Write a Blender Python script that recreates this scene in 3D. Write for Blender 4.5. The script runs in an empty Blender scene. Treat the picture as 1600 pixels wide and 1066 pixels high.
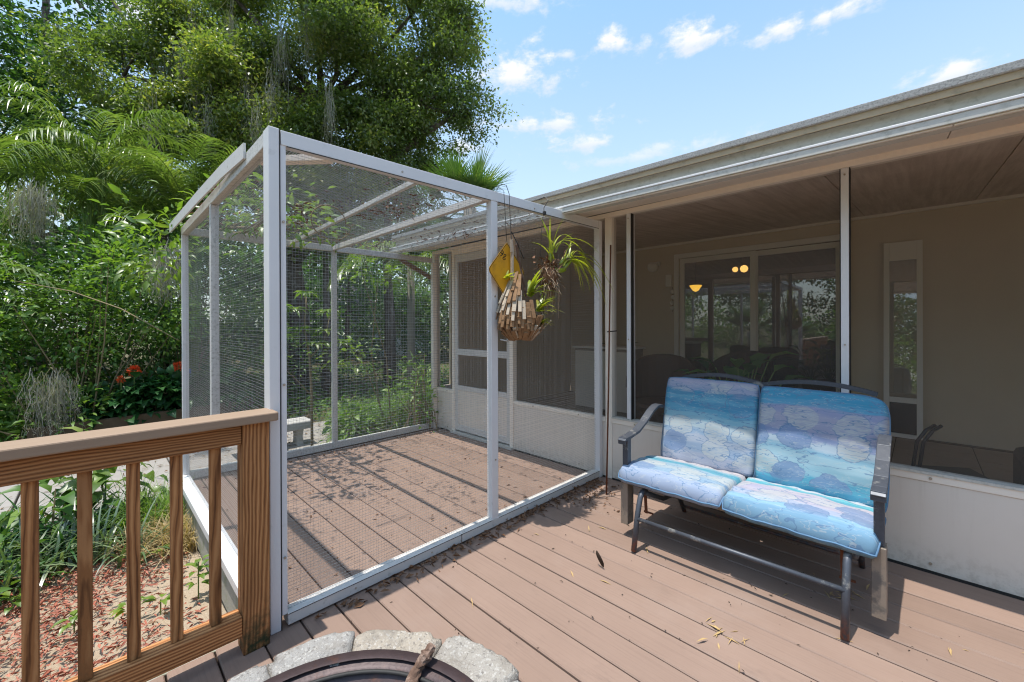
import bpy, bmesh, math, random
import numpy as np
from mathutils import Vector, Matrix, noise
random.seed(7)
rng = np.random.default_rng(7)
R = math.radians
scene = bpy.context.scene
COL = scene.collection

# ------------------------------------------------------------------ camera
cam_d = bpy.data.cameras.new('camera')
cam = bpy.data.objects.new('camera', cam_d)
COL.objects.link(cam)
yaw, pitch, roll = 0.7912, -0.0017, -0.0035
fw = Vector((-math.cos(yaw) * math.cos(pitch), math.sin(yaw) * math.cos(pitch), math.sin(pitch)))
rt = Vector((math.sin(yaw), math.cos(yaw), 0))
up = rt.cross(fw)
rt2 = rt * math.cos(roll) + up * math.sin(roll)
up2 = -rt * math.sin(roll) + up * math.cos(roll)
mw = Matrix((rt2, up2, -fw)).transposed().to_4x4()
mw.translation = Vector((2.2194, -3.5096, 1.49))
cam.matrix_world = mw
cam_d.sensor_width = 36.0
cam_d.lens = 645.41 / 1600 * 36
cam_d.shift_y = -24.19 / 1600
cam_d.clip_start = 0.02
cam_d.clip_end = 600
scene.camera = cam
CAMP = np.array((2.2194, -3.5096, 1.49))

# ------------------------------------------------------------------ light
SUN = Vector((-0.0535, -0.185, 1.0)).normalized()
EL = math.asin(SUN.z)
AZ = math.atan2(SUN.x, SUN.y)
sl = bpy.data.lights.new('sun', 'SUN')
sl.energy = 2.75
sl.angle = R(0.55)
sl.color = (1.0, 0.955, 0.89)
so = bpy.data.objects.new('sun', sl)
so.rotation_euler = (-SUN).to_track_quat('-Z', 'Y').to_euler()
so.location = (0, 0, 30)
COL.objects.link(so)
scene.view_settings.view_transform = 'Standard'
scene.view_settings.look = 'None'
scene.view_settings.gamma = 1.0
scene.view_settings.use_curve_mapping = False
scene.view_settings.exposure = 1.0
scene.cycles.max_bounces = 10
scene.cycles.diffuse_bounces = 6
scene.cycles.glossy_bounces = 3
scene.cycles.transmission_bounces = 4
scene.cycles.transparent_max_bounces = 12
scene.cycles.use_denoising = True
scene.cycles.sample_clamp_indirect = 4.0
scene.cycles.caustics_reflective = False
scene.cycles.caustics_refractive = False
scene.cycles.filter_width = 1.15
scene.cycles.use_light_tree = True

SKY_STRENGTH = 0.15
world = bpy.data.worlds.new('World')
scene.world = world
world.use_nodes = True


class NT:
    """small helper round a node tree"""
    def __init__(s, tree):
        s.t = tree
        s.n = tree.nodes
        s.n.clear()

    def add(s, kind, ins=None, **props):
        n = s.n.new(kind)
        for k, v in props.items():
            setattr(n, k, v)
        for k, v in (ins or {}).items():
            s.set(n, k, v)
        return n

    def set(s, n, k, v):
        sock = n.inputs[k]
        if hasattr(v, 'is_output') or hasattr(v, 'links'):
            s.t.links.new(v, sock)
        else:
            if sock.type == 'RGBA' and len(v) == 3:
                v = (*v, 1)
            sock.default_value = v

    def math(s, op, a, b=0.0, c=None, clamp=False):
        n = s.add('ShaderNodeMath', {0: a, 1: b}, operation=op, use_clamp=clamp)
        if c is not None:
            s.set(n, 2, c)
        return n.outputs[0]

    def vmath(s, op, a, b=None, out=0):
        n = s.add('ShaderNodeVectorMath', {0: a}, operation=op)
        if b is not None:
            s.set(n, 1, b)
        return n.outputs[out]

    def mix(s, f, a, b, blend='MIX'):
        n = s.add('ShaderNodeMix', data_type='RGBA', blend_type=blend)
        for key, v in ((0, f), (6, a), (7, b)):
            s.set(n, key, v)
        return n.outputs[2]

    def ramp(s, f, stops, interp='LINEAR'):
        n = s.add('ShaderNodeValToRGB', {0: f})
        cr = n.color_ramp
        cr.interpolation = interp
        while len(cr.elements) < len(stops):
            cr.elements.new(0.5)
        for e, (p, c) in zip(cr.elements, stops):
            e.position = p
            e.color = (*c, 1) if len(c) == 3 else c
        return n.outputs[0]

    def noise(s, vec, scale, detail=3, rough=0.5, dist=0.0, out=0):
        n = s.add('ShaderNodeTexNoise', {'Scale': scale, 'Detail': detail, 'Roughness': rough, 'Distortion': dist})
        if vec is not None:
            s.set(n, 'Vector', vec)
        return n.outputs[out]

    def map(s, vec, scale=(1, 1, 1), loc=(0, 0, 0), rot=(0, 0, 0)):
        return s.add('ShaderNodeMapping', {'Vector': vec, 'Location': loc, 'Rotation': rot, 'Scale': scale}).outputs[0]

    def range(s, v, a, b, c=0.0, d=1.0, smooth=True):
        n = s.add('ShaderNodeMapRange', {'Value': v, 'From Min': a, 'From Max': b, 'To Min': c, 'To Max': d})
        if smooth:
            n.interpolation_type = 'SMOOTHSTEP'
        return n.outputs[0]


def build_sky():
    w = NT(world.node_tree)
    d = w.add('ShaderNodeTexCoord').outputs['Generated']
    sky = w.add('ShaderNodeTexSky', sky_type='NISHITA', sun_disc=False, sun_elevation=EL, sun_rotation=AZ % (2 * math.pi),
                air_density=1.0, dust_density=1.2, ozone_density=2.0, altitude=10.0).outputs[0]
    # a little extra saturation high up, paler haze near the horizon, as a humid summer sky has
    sep = w.add('ShaderNodeSeparateXYZ', {0: d}).outputs[2]
    skyc = w.mix(w.range(sep, 0.05, 0.75), w.mix(1.0, sky, (0.98, 1.04, 1.0), 'MULTIPLY'), w.mix(1.0, sky, (0.96, 1.13, 1.12), 'MULTIPLY'))
    skyc = w.mix(w.range(sep, 0.22, 0.66, .52, 0.0, smooth=False), skyc, (2.75, 3.05, 3.2))
    fbm = w.noise(d, 16.0, 7, 0.6, 0.2)
    fine = w.noise(w.map(d, (1, 1, 2.2)), 34.0, 5, 0.6)
    nz = w.math('ADD', w.math('MULTIPLY', w.math('SUBTRACT', fbm, 0.5), 3.0), w.math('MULTIPLY', w.math('SUBTRACT', fine, 0.5), 1.9))
    total = None
    shade_acc = None
    clouds = [((-0.612, 0.596, 0.519), 0.085, 0.050, 1.0), ((-0.585, 0.618, 0.524), 0.075, 0.055, 1.0), ((-0.598, 0.612, 0.505), 0.115, 0.035, .95),
              ((-0.440, 0.712, 0.550), 0.045, 0.034, 1.0), ((-0.417, 0.726, 0.545), 0.040, 0.020, .95), ((-0.379, 0.752, 0.540), 0.030, 0.022, .7),
              ((-0.3054, 0.7904, 0.531), 0.056, 0.036, 1.0), ((-0.285, 0.80, 0.527), 0.060, 0.022, .9),
              ((-0.165, 0.845, 0.508), 0.055, 0.026, .95), ((-0.125, 0.854, 0.505), 0.065, 0.024, .95), ((-0.085, 0.86, 0.506), 0.050, 0.024, .9),
              ((-0.645, 0.632, 0.432), 0.16, 0.026, .85), ((-0.57, 0.705, 0.434), 0.16, 0.028, .85), ((-0.5315, 0.7494, 0.3949), 0.085, 0.027, .9),
              ((-0.5701, 0.5452, 0.6146), 0.13, 0.022, .85), ((-0.3702, 0.8542, 0.3652), 0.15, 0.024, .6), ((-0.47, 0.80, 0.355), 0.10, 0.018, .5),
              ((0.0367, 0.9248, 0.3788), 0.06, 0.034, .95), ((-0.7263, 0.5659, 0.3902), 0.11, 0.020, .75),
              ((-0.871, 0.0387, 0.4898), 0.10, 0.05, .95), ((-0.5066, 0.6713, 0.541), 0.024, 0.015, .7),
              ((0.55, 0.75, 0.36), .16, .04, .8), ((0.3, -0.85, 0.42), .2, .07, .9), ((-0.6, -0.65, 0.45), .16, .05, .9), ((0.85, -0.2, 0.5), .18, .07, .9), ((0.75, 0.3, 0.58), .1, .04, .8)]
    for c, cw, ch, op in clouds:
        c = Vector(c).normalized()
        r_ = Vector((c.y, -c.x, 0)).normalized()
        u_ = r_.cross(c).normalized()
        a = w.math('DIVIDE', w.vmath('DOT_PRODUCT', d, tuple(r_), out='Value'), cw)
        b = w.math('DIVIDE', w.vmath('DOT_PRODUCT', d, tuple(u_), out='Value'), ch)
        bneg = w.math('MULTIPLY', w.math('MINIMUM', b, 0.0), 0.75)   # flatter undersides
        q = w.math('SQRT', w.math('ADD', w.math('MULTIPLY', a, a), w.math('ADD', w.math('MULTIPLY', b, b), w.math('MULTIPLY', bneg, bneg))))
        front = w.math('GREATER_THAN', w.vmath('DOT_PRODUCT', d, tuple(c), out='Value'), 0.3)
        m = w.math('ADD', w.math('SUBTRACT', 1.0, q), nz)
        m = w.math('MULTIPLY', w.math('MULTIPLY', w.range(m, 0.0, 1.15), front), op)
        sh = w.math('MULTIPLY', m, w.range(b, -0.35, 0.5))
        total = m if total is None else w.math('MAXIMUM', total, m)
        shade_acc = sh if shade_acc is None else w.math('MAXIMUM', shade_acc, sh)
    lit = w.mix(w.math('MINIMUM', shade_acc, 1.0), (2.75, 3.0, 3.35), (3.75, 3.7, 3.6))
    col = w.mix(w.math('MINIMUM', total, 1.0), skyc, lit)
    bg = w.add('ShaderNodeBackground', {'Color': col, 'Strength': SKY_STRENGTH})
    w.add('ShaderNodeOutputWorld', {'Surface': bg.outputs[0]})


build_sky()

# ------------------------------------------------------------------ materials
MAT = {}


def new_mat(name):
    m = bpy.data.materials.new(name)
    m.use_nodes = True
    MAT[name] = m
    return m, NT(m.node_tree)


def finish(w, col, rough=0.6, spec=0.3, metal=0.0, bump=None, bump_d=0.01, bump_s=0.5, extra=None):
    b = w.add('ShaderNodeBsdfPrincipled', {'Base Color': col, 'Roughness': rough, 'Specular IOR Level': spec, 'Metallic': metal})
    if bump is not None:
        bn = w.add('ShaderNodeBump', {'Height': bump, 'Distance': bump_d, 'Strength': bump_s})
        w.set(b, 'Normal', bn.outputs[0])
    w.add('ShaderNodeOutputMaterial', {'Surface': b.outputs[0]})
    return b


def oc(w):
    return w.add('ShaderNodeTexCoord').outputs['Object']


def orand(w):
    return w.add('ShaderNodeObjectInfo').outputs['Random']


def m_plain(name, col, rough=0.6, spec=0.3, metal=0.0, var=0.12, vs=6.0, bump=0.0, bs=60.0, dirt=None, dirt_s=5.0, dirt_lo=.55, dirt_hi=.75, dirt_amt=.7):
    m, w = new_mat(name)
    v = oc(w)
    n = w.noise(v, vs, 4, 0.6)
    c = w.mix(n, tuple(x * (1 - var) for x in col), tuple(min(1, x * (1 + var)) for x in col))
    if dirt:
        k = w.range(w.noise(v, dirt_s, 6, 0.65), dirt_lo, dirt_hi, 0, dirt_amt)
        c = w.mix(k, c, dirt)
    finish(w, c, rough, spec, metal, w.noise(v, bs, 3) if bump else None, 0.004, bump)
    return m


def m_wood(name, axis, dark, mid, light, seed=0.0, weather=None):
    """sawn softwood: growth rings cut at a slant, fine grain along the length, per-piece variation"""
    m, w = new_mat(name)
    v = oc(w)
    rnd = orand(w)
    fr = lambda k: w.math('SUBTRACT', w.math('FRACT', w.math('MULTIPLY', rnd, k)), .5)
    along = w.math('MULTIPLY', rnd, 9.0)
    comp = [w.math('MULTIPLY', fr(17.3), .10), w.math('MULTIPLY', fr(31.7), .10), w.math('MULTIPLY', fr(53.9), .10)]
    comp[axis] = along
    off = w.add('ShaderNodeCombineXYZ', {0: comp[0], 1: comp[1], 2: comp[2]}).outputs[0]
    v = w.vmath('ADD', v, off)
    sc = [1, 1, 1]
    sc[axis] = 0.16
    rot = [0.0, 0.0, 0.0]
    rot[(axis + 1) % 3] = 0.10
    rot[(axis + 2) % 3] = 0.07
    vs = w.map(v, tuple(sc), (0, 0, 0), tuple(rot))
    wv = w.noise(vs, 7.0, 2, 0.5, out=1)
    vs = w.vmath('ADD', vs, w.vmath('MULTIPLY', wv, (.045, .045, .045)))
    warp = w.noise(vs, 9.0, 2, 0.5)
    ring = w.add('ShaderNodeTexWave', {'Vector': vs, 'Scale': 27.0, 'Distortion': 1.6, 'Detail': 2.0, 'Detail Scale': 2.0, 'Detail Roughness': .5},
                 wave_type='RINGS', rings_direction='XYZ'[axis], wave_profile='SIN').outputs['Fac']
    sc2 = [90, 90, 90]
    sc2[axis] = 1.6
    fine = w.noise(w.map(v, tuple(sc2)), 1.0, 4, 0.7)
    f = w.math('ADD', w.math('MULTIPLY', ring, 0.92), w.math('MULTIPLY', w.math('SUBTRACT', fine, 0.5), 0.55))
    c = w.ramp(f, [(0.0, light), (0.4, mid), (0.7, mid), (1.0, dark)])
    c = w.mix(w.math('MULTIPLY', w.range(warp, .4, .7), 0.35), c, dark)
    br = w.math('ADD', 0.86, w.math('MULTIPLY', rnd, 0.42))
    c = w.mix(1.0, c, w.add('ShaderNodeCombineXYZ', {0: br, 1: br, 2: br}).outputs[0], 'MULTIPLY')
    # checks and nail stains
    k = w.add('ShaderNodeTexVoronoi', {'Vector': w.map(v, tuple(4.0 if i == axis else 7.0 for i in range(3))), 'Scale': 1.0}).outputs['Distance']
    c = w.mix(w.range(k, 0.05, 0.09, 0.85, 0.0), c, (0.02, 0.012, 0.008))
    if weather:
        z = w.add('ShaderNodeSeparateXYZ', {0: w.add('ShaderNodeNewGeometry').outputs['Position']}).outputs[2]
        g = w.math('MULTIPLY', w.range(z, 0.02, 0.30, 1, 0), w.range(w.noise(v, 14, 4, .7), .35, .65))
        c = w.mix(g, c, weather)
    finish(w, c, w.math('ADD', 0.55, w.math('MULTIPLY', fine, 0.25)), 0.25, 0, f, 0.002, 0.5)
    return m


def m_leaf(name, c1, c2, c3=None, trans=0.35, gloss=0.06, rough=0.35, vs=0.7):
    """leaf: hue differs per leaf and per patch; light passes through"""
    m, w = new_mat(name)
    geo = w.add('ShaderNodeNewGeometry')
    isl = geo.outputs['Random Per Island']
    patch = w.noise(oc(w), vs, 3, 0.6)
    f = w.math('ADD', w.math('MULTIPLY', isl, 0.55), w.math('MULTIPLY', w.range(patch, .3, .7), 0.45))
    c = w.ramp(f, [(0.0, c1), (0.6, c2), (1.0, c3 or c2)])
    dif = w.add('ShaderNodeBsdfDiffuse', {'Color': c, 'Roughness': 0.3})
    tc = w.mix(1.0, c, (1.25, 1.35, 0.55), 'MULTIPLY')
    trn = w.add('ShaderNodeBsdfTranslucent', {'Color': tc})
    a = w.add('ShaderNodeMixShader', {0: trans, 1: dif.outputs[0], 2: trn.outputs[0]})
    gl = w.add('ShaderNodeBsdfGlossy', {'Color': (1, 1, 1), 'Roughness': rough})
    b = w.add('ShaderNodeMixShader', {0: gloss, 1: a.outputs[0], 2: gl.outputs[0]})
    w.add('ShaderNodeOutputMaterial', {'Surface': b.outputs[0]})
    return m


# metals and paints
m_plain('white_metal', (0.70, 0.685, 0.675), 0.38, 0.4, 0, 0.05, 4, 0.05, 120, (0.30, 0.30, 0.25), 7, .58, .80, .55)
m_plain('dirty_metal', (0.60, 0.57, 0.53), 0.5, 0.3, 0, 0.06, 5, 0.1, 90, (0.24, 0.22, 0.17), 22, .56, .74, .6)
m_plain('lichen_metal', (0.58, 0.56, 0.52), 0.6, 0.25, 0, 0.1, 9, 0.25, 90, (0.22, 0.21, 0.16), 60, .46, .70, .6)
m_plain('cream_paint', (0.83, 0.74, 0.63), 0.5, 0.3, 0, 0.05, 3, 0.05, 80, (0.30, 0.26, 0.20), 9, .62, .82, .5)
m_plain('gutter_metal', (0.55, 0.53, 0.475), 0.55, 0.3, 0, 0.10, 12, 0.2, 50, (0.30, 0.29, 0.235), 26, .48, .74, .6)
m_plain('roof_edge', (0.36, 0.355, 0.34), 0.8, 0.2, 0, 0.15, 30, 0.5, 90, (0.17, 0.17, 0.165), 110, .42, .66, .7)
m_plain('tan_strip', (0.46, 0.37, 0.25), 0.7, 0.2, 0, 0.15, 8, 0.1, 60, (0.22, 0.20, 0.14), 14, .5, .7, .5)
m_plain('stucco', (0.66, 0.54, 0.38), 0.85, 0.15, 0, 0.05, 4, 0.4, 160)
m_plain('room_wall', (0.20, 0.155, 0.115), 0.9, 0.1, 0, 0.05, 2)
m_plain('tile', (0.34, 0.27, 0.20), 0.5, 0.3, 0, 0.08, 3, 0.05, 40, (0.22, .17, .12), 6, .5, .7, .5)
m_plain('trim_white', (0.86, 0.80, 0.70), 0.45, 0.3, 0, 0.03, 3)
m_plain('wire', (0.36, 0.355, 0.34), 0.5, 0.3, 0.2, 0.2, 5)
m_plain('dark_wire', (0.05, 0.045, 0.04), 0.5, 0.4, 0.5, 0.1, 9)
m_plain('screw', (0.45, 0.38, 0.30), 0.5, 0.5, 0.6, 0.2, 30)
m_plain('rust', (0.16, 0.06, 0.03), 0.8, 0.2, 0.2, 0.4, 30, 0.4, 80)
m_plain('rust_bowl', (0.060, 0.040, 0.040), 0.5, 0.4, 0.3, 0.35, 20, 0.3, 60, (0.16, 0.060, 0.028), 9, .54, .74, .7)
m_plain('concrete', (0.42, 0.40, 0.37), 0.9, 0.15, 0, 0.18, 10, 0.4, 70, (0.15, 0.14, 0.12), 12, .55, .75, .6)
m_plain('joist_wood', (0.36, 0.345, 0.29), 0.85, 0.15, 0, 0.15, 12, 0.4, 60, (0.20, 0.225, 0.12), 8, .45, .65, .7)
m_plain('edging_wood', (0.10, 0.075, 0.05), 0.85, 0.15, 0, 0.25, 14, 0.4, 50)
m_plain('dark_box', (0.03, 0.028, 0.026), 0.6, 0.3)
m_plain('wicker', (0.075, 0.04, 0.025), 0.6, 0.3, 0, 0.3, 60, 0.5, 200)
m_plain('black_tube', (0.02, 0.02, 0.022), 0.4, 0.4)
m_plain('terracotta', (0.25, 0.10, 0.05), 0.8, 0.2)
m_plain('bark', (0.115, 0.092, 0.073), 0.95, 0.1, 0, 0.4, 18, 0.9, 40, (0.26, 0.25, 0.22), 9, .5, .65, .7)
m_plain('stem', (0.22, 0.17, 0.09), 0.7, 0.2, 0, 0.3, 30)
m_plain('green_stem', (0.14, 0.20, 0.05), 0.6, 0.3, 0, 0.3, 30)
m_plain('dead_leaf', (0.165, 0.085, 0.045), 0.8, 0.2, 0, 0.5, 40)
m_plain('dark_debris', (0.05, 0.035, 0.025), 0.85, 0.2, 0, 0.4, 40)
m_plain('straw', (0.42, 0.29, 0.135), 0.8, 0.2, 0, 0.35, 25)
m_plain('stick_wood', (0.14, 0.085, 0.06), 0.9, 0.15, 0, 0.45, 40, 0.9, 45, (0.38, 0.27, 0.21), 12, .5, .62, .8)
m_plain('root_fiber', (0.30, 0.22, 0.15), 0.9, 0.1, 0, 0.4, 30)
m_plain('house_white', (0.66, 0.68, 0.72), 0.7, 0.2, 0, 0.04, 1)
m_plain('house_roof', (0.20, 0.19, 0.19), 0.8, 0.2, 0, 0.1, 3)
m_plain('flower', (0.75, 0.10, 0.025), 0.6, 0.2, 0, 0.3, 40)
m_plain('sign_yellow', (0.62, 0.30, 0.015), 0.35, 0.45, 0, 0.12, 7, 0, 60, (0.33, 0.15, 0.02), 9, .52, .72, .6)
m_plain('sign_black', (0.015, 0.012, 0.01), 0.5, 0.3)
m_plain('grey_wood', (0.45, 0.37, 0.28), 0.85, 0.15, 0, 0.25, 25, 0.4, 80)
m_plain('brown_wood', (0.25, 0.145, 0.075), 0.8, 0.2, 0, 0.5, 26, 0.4, 80)
m_plain('palm_trunk', (0.22, 0.20, 0.17), 0.9, 0.15, 0, 0.3, 12, 0.7, 30)
m_plain('blue_plastic', (0.02, 0.10, 0.30), 0.4, 0.4)
m_wood('wood_x', 0, (0.105, 0.038, 0.013), (0.300, 0.126, 0.044), (0.45, 0.215, 0.085), 0.4)
m_wood('wood_y', 1, (0.105, 0.038, 0.013), (0.300, 0.126, 0.044), (0.45, 0.215, 0.085), 1.3)
m_wood('wood_z', 2, (0.105, 0.038, 0.013), (0.300, 0.126, 0.044), (0.45, 0.215, 0.085), 2.1, (0.03, 0.04, 0.018))

# leaves
m_leaf('oak_leaf', (0.062, 0.106, 0.031), (0.170, 0.235, 0.056), (0.381, 0.368, 0.086), 0.52, 0.05, 0.4, 0.55)
m_leaf('maple_leaf', (0.031, 0.082, 0.025), (0.079, 0.175, 0.040), (0.168, 0.292, 0.064), 0.45, 0.05, 0.4, 0.5)
m_leaf('palm_leaf', (0.070, 0.135, 0.028), (0.160, 0.240, 0.050), (0.34, 0.40, 0.12), 0.38, 0.08, 0.36, 1.2)
m_leaf('fan_leaf', (0.049, 0.119, 0.028), (0.098, 0.182, 0.042), (0.224, 0.280, 0.070), 0.25, 0.08, 0.35, 1.2)
m_leaf('shrub_leaf', (0.041, 0.103, 0.023), (0.113, 0.215, 0.043), (0.247, 0.335, 0.066), 0.3, 0.025, 0.42, 1.0)
m_leaf('bright_leaf', (0.085, 0.175, 0.018), (0.17, 0.27, 0.028), (0.27, 0.34, 0.045), 0.45, 0.06, 0.4, 2.0)
m_leaf('dark_leaf', (0.016, 0.058, 0.018), (0.029, 0.098, 0.026), (0.058, 0.150, 0.036), 0.25, 0.025, 0.42, 1.5)
m_leaf('weed_leaf', (0.086, 0.187, 0.026), (0.164, 0.293, 0.042), (0.296, 0.406, 0.074), 0.4, 0.04, 0.5, 2.0)
m_leaf('strap_leaf', (0.058, 0.111, 0.046), (0.111, 0.176, 0.072), (0.247, 0.299, 0.156), 0.3, 0.08, 0.35, 1.5)
m_leaf('dry_grass', (0.36, 0.25, 0.11), (0.52, 0.39, 0.19), (0.62, 0.50, 0.28), 0.3, 0.03, 0.5, 3)
m_leaf('moss', (0.21, 0.20, 0.175), (0.30, 0.29, 0.26), (0.40, 0.385, 0.35), 0.3, 0.0, 0.6, 2)
m_leaf('bromeliad', (0.22, 0.30, 0.02), (0.42, 0.46, 0.04), (0.60, 0.56, 0.10), 0.4, 0.06, 0.4, 4)
m_leaf('far_leaf', (0.032, 0.078, 0.022), (0.078, 0.160, 0.041), (0.194, 0.293, 0.068), 0.3, 0.05, 0.4, 0.25)
m_leaf('mulch_chip', (0.21, 0.060, 0.033), (0.38, 0.125, 0.075), (0.52, 0.27, 0.18), 0.0, 0.02, 0.6, 3)
m_leaf('litter', (0.11, 0.06, 0.03), (0.23, 0.14, 0.075), (0.36, 0.24, 0.14), 0.1, 0.02, 0.6, 3)


def mats_special():
    # deck paint
    m, w = new_mat('deck_paint')
    v = oc(w)
    wp = w.add('ShaderNodeNewGeometry').outputs['Position']
    r_ = orand(w)
    n = w.noise(wp, 2.4, 5, 0.6)
    c = w.mix(n, (0.222, 0.149, 0.113), (0.286, 0.197, 0.152))
    br = w.math('ADD', 0.89, w.math('MULTIPLY', r_, 0.20))
    c = w.mix(1.0, c, w.add('ShaderNodeCombineXYZ', {0: br, 1: br, 2: br}).outputs[0], 'MULTIPLY')
    grain = w.noise(w.map(wp, (2.5, 90, 20)), 1.0, 4, 0.65)
    c = w.mix(w.math('MULTIPLY', w.range(grain, .45, .75), 0.30), c, (0.165, 0.108, 0.083))
    stain = w.noise(w.map(wp, (.7, 1.6, 1)), 2.6, 6, 0.75)
    c = w.mix(w.range(stain, .56, .72, 0, .35), c, (0.145, 0.10, 0.08))
    spot = w.noise(wp, 85, 3, 0.7)
    c = w.mix(w.range(spot, .70, .78, 0, .55), c, (0.10, 0.07, 0.05))
    big = w.noise(wp, 0.9, 5, 0.7)
    c = w.mix(w.range(big, .50, .70, 0, .40), c, (0.30, 0.222, 0.182))
    finish(w, c, w.math('ADD', .55, w.math('MULTIPLY', grain, .2)), 0.28, 0, grain, 0.0015, 0.5)
    # painted kick panels: faint vertical run-down streaks, scuffs, splash-back near the deck
    m, w = new_mat('panel_paint')
    p = w.add('ShaderNodeNewGeometry').outputs['Position']
    n = w.noise(p, 1.8, 5, .6)
    c = w.mix(n, (.66, .585, .50), (.75, .675, .59))
    st = w.noise(w.map(p, (26, 26, 1.2)), 1.0, 4, .65)
    c = w.mix(w.range(st, .54, .78, 0, .20), c, (.46, .39, .31))
    sz = w.add('ShaderNodeSeparateXYZ', {0: p}).outputs[2]
    sp = w.math('MULTIPLY', w.range(sz, .02, .22, 1, 0), w.range(w.noise(p, 22, 5, .7), .42, .66))
    c = w.mix(w.math('MULTIPLY', sp, .38), c, (.36, .28, .21))
    c = w.mix(w.range(w.noise(p, 60, 2, .5), .73, .78, 0, .6), c, (.22, .17, .13))
    finish(w, c, .45, .3, 0, w.noise(w.map(p, (3, 3, 60)), 1, 3, .6), .001, .2)
    # porch ceiling: brushed streaks running house-ward
    m, w = new_mat('ceiling_paint')
    p = w.add('ShaderNodeNewGeometry').outputs['Position']
    st = w.noise(w.map(p, (22, 1.1, 1)), 1.0, 5, .65)
    c = w.mix(w.range(st, .3, .7), (.60, .50, .43), (.80, .69, .60))
    c = w.mix(w.range(w.noise(p, 1.5, 4, .6), .45, .7, 0, .3), c, (.50, .41, .34))
    finish(w, c, .65, .2)
    # composite-looking cap board
    m, w = new_mat('cap_board')
    v = oc(w)
    n = w.noise(w.map(v, (60, 2.0, 60)), 1.0, 4, .6)
    c = w.mix(n, (0.26, 0.175, 0.115), (0.34, 0.24, 0.165))
    finish(w, c, 0.6, 0.25, 0, n, 0.001, 0.3)
    # insect screen sheet
    m, w = new_mat('insect_screen')
    v = oc(w)
    n = w.noise(v, 4.0, 5, .6)
    dust = w.noise(v, 130, 2, .5)
    c = w.mix(n, (0.19, 0.155, 0.125), (0.245, 0.205, 0.168))
    c = w.mix(w.range(dust, .74, .78, 0, .8), c, (0.45, 0.42, 0.38))
    dif = w.add('ShaderNodeBsdfDiffuse', {'Color': c})
    tr = w.add('ShaderNodeBsdfTransparent', {'Color': (1, 1, 1)})
    mx = w.add('ShaderNodeMixShader', {0: 0.25, 1: tr.outputs[0], 2: dif.outputs[0]})
    w.add('ShaderNodeOutputMaterial', {'Surface': mx.outputs[0]})
    # window glass
    m, w = new_mat('glass')
    fr = w.add('ShaderNodeFresnel', {'IOR': 1.52}).outputs[0]
    tr = w.add('ShaderNodeBsdfTransparent', {'Color': (0.80, 0.82, 0.82)})
    gl = w.add('ShaderNodeBsdfGlossy', {'Color': (1, 1, 1), 'Roughness': 0.012})
    mx = w.add('ShaderNodeMixShader', {0: w.math('MULTIPLY_ADD', fr, 1.6, 0.17, clamp=True), 1: tr.outputs[0], 2: gl.outputs[0]})
    w.add('ShaderNodeOutputMaterial', {'Surface': mx.outputs[0]})
    # bulbs
    for nm, col, st in (('bulb', (1.0, 0.52, 0.13), 1.3), ('lamp_shade_lit', (1.0, 0.55, 0.06), 0.9)):
        m, w = new_mat(nm)
        e = w.add('ShaderNodeEmission', {'Color': col, 'Strength': st})
        w.add('ShaderNodeOutputMaterial', {'Surface': e.outputs[0]})
    # stone
    m, w = new_mat('stone')
    v = oc(w)
    rnd = orand(w)
    n1 = w.noise(v, 9, 5, .6)
    sp = w.noise(v, 110, 4, .7)
    ch = w.add('ShaderNodeTexVoronoi', {'Vector': v, 'Scale': 130.0}).outputs['Color']
    chs = w.add('ShaderNodeSeparateColor', {0: ch}).outputs[0]
    base = w.mix(w.range(rnd, .3, .75), (0.37, 0.355, 0.33), (0.46, 0.39, 0.30))
    c = w.mix(w.math('MULTIPLY', sp, .7), base, (0.30, 0.275, 0.25))
    c = w.mix(w.range(chs, .80, .98, 0, .5), c, (0.60, 0.57, 0.52))
    c = w.mix(w.range(chs, .02, .13, .55, 0), c, (0.15, 0.135, 0.12))
    c = w.mix(w.range(n1, .50, .70, 0, .55), c, (0.25, 0.215, 0.175))
    soot = w.noise(w.add('ShaderNodeNewGeometry').outputs['Position'], 5.0, 5, .7)
    c = w.mix(w.range(soot, .54, .70, 0, .5), c, (0.16, 0.145, 0.13))
    finish(w, c, 0.9, 0.2, 0, w.math('ADD', sp, w.math('MULTIPLY', n1, .6)), 0.012, 0.9)
    # glider frame: dark blue-grey powder coat, sun-bleached and rusty in patches
    m, w = new_mat('bench_metal')
    v = oc(w)
    n = w.noise(v, 11, 5, .65)
    c = w.mix(w.noise(v, 60, 3), (0.050, 0.056, 0.070), (0.085, 0.092, 0.108))
    c = w.mix(w.range(n, .56, .66, 0, .75), c, (0.28, 0.27, 0.25))
    z = w.add('ShaderNodeSeparateXYZ', {0: v}).outputs[2]
    low = w.math('MULTIPLY', w.range(z, 0.0, 0.14, 1, 0), w.range(w.noise(v, 35, 4, .7), .4, .6))
    c = w.mix(low, c, (0.23, 0.085, 0.05))
    finish(w, c, w.math('ADD', .36, w.math('MULTIPLY', n, .2)), 0.45, 0.25, w.noise(v, 90, 3), 0.001, 0.3)
    # bare aluminium-tan apron and legs of the glider
    m_plain('piping', (0.11, 0.20, 0.31), 0.8, 0.15, 0, 0.25, 8)
    m_plain('bench_leg', (0.26, 0.21, 0.165), 0.5, 0.4, 0.15, 0.2, 14, 0.1, 70, (0.10, 0.095, 0.09), 10, .5, .64, .8)
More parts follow.
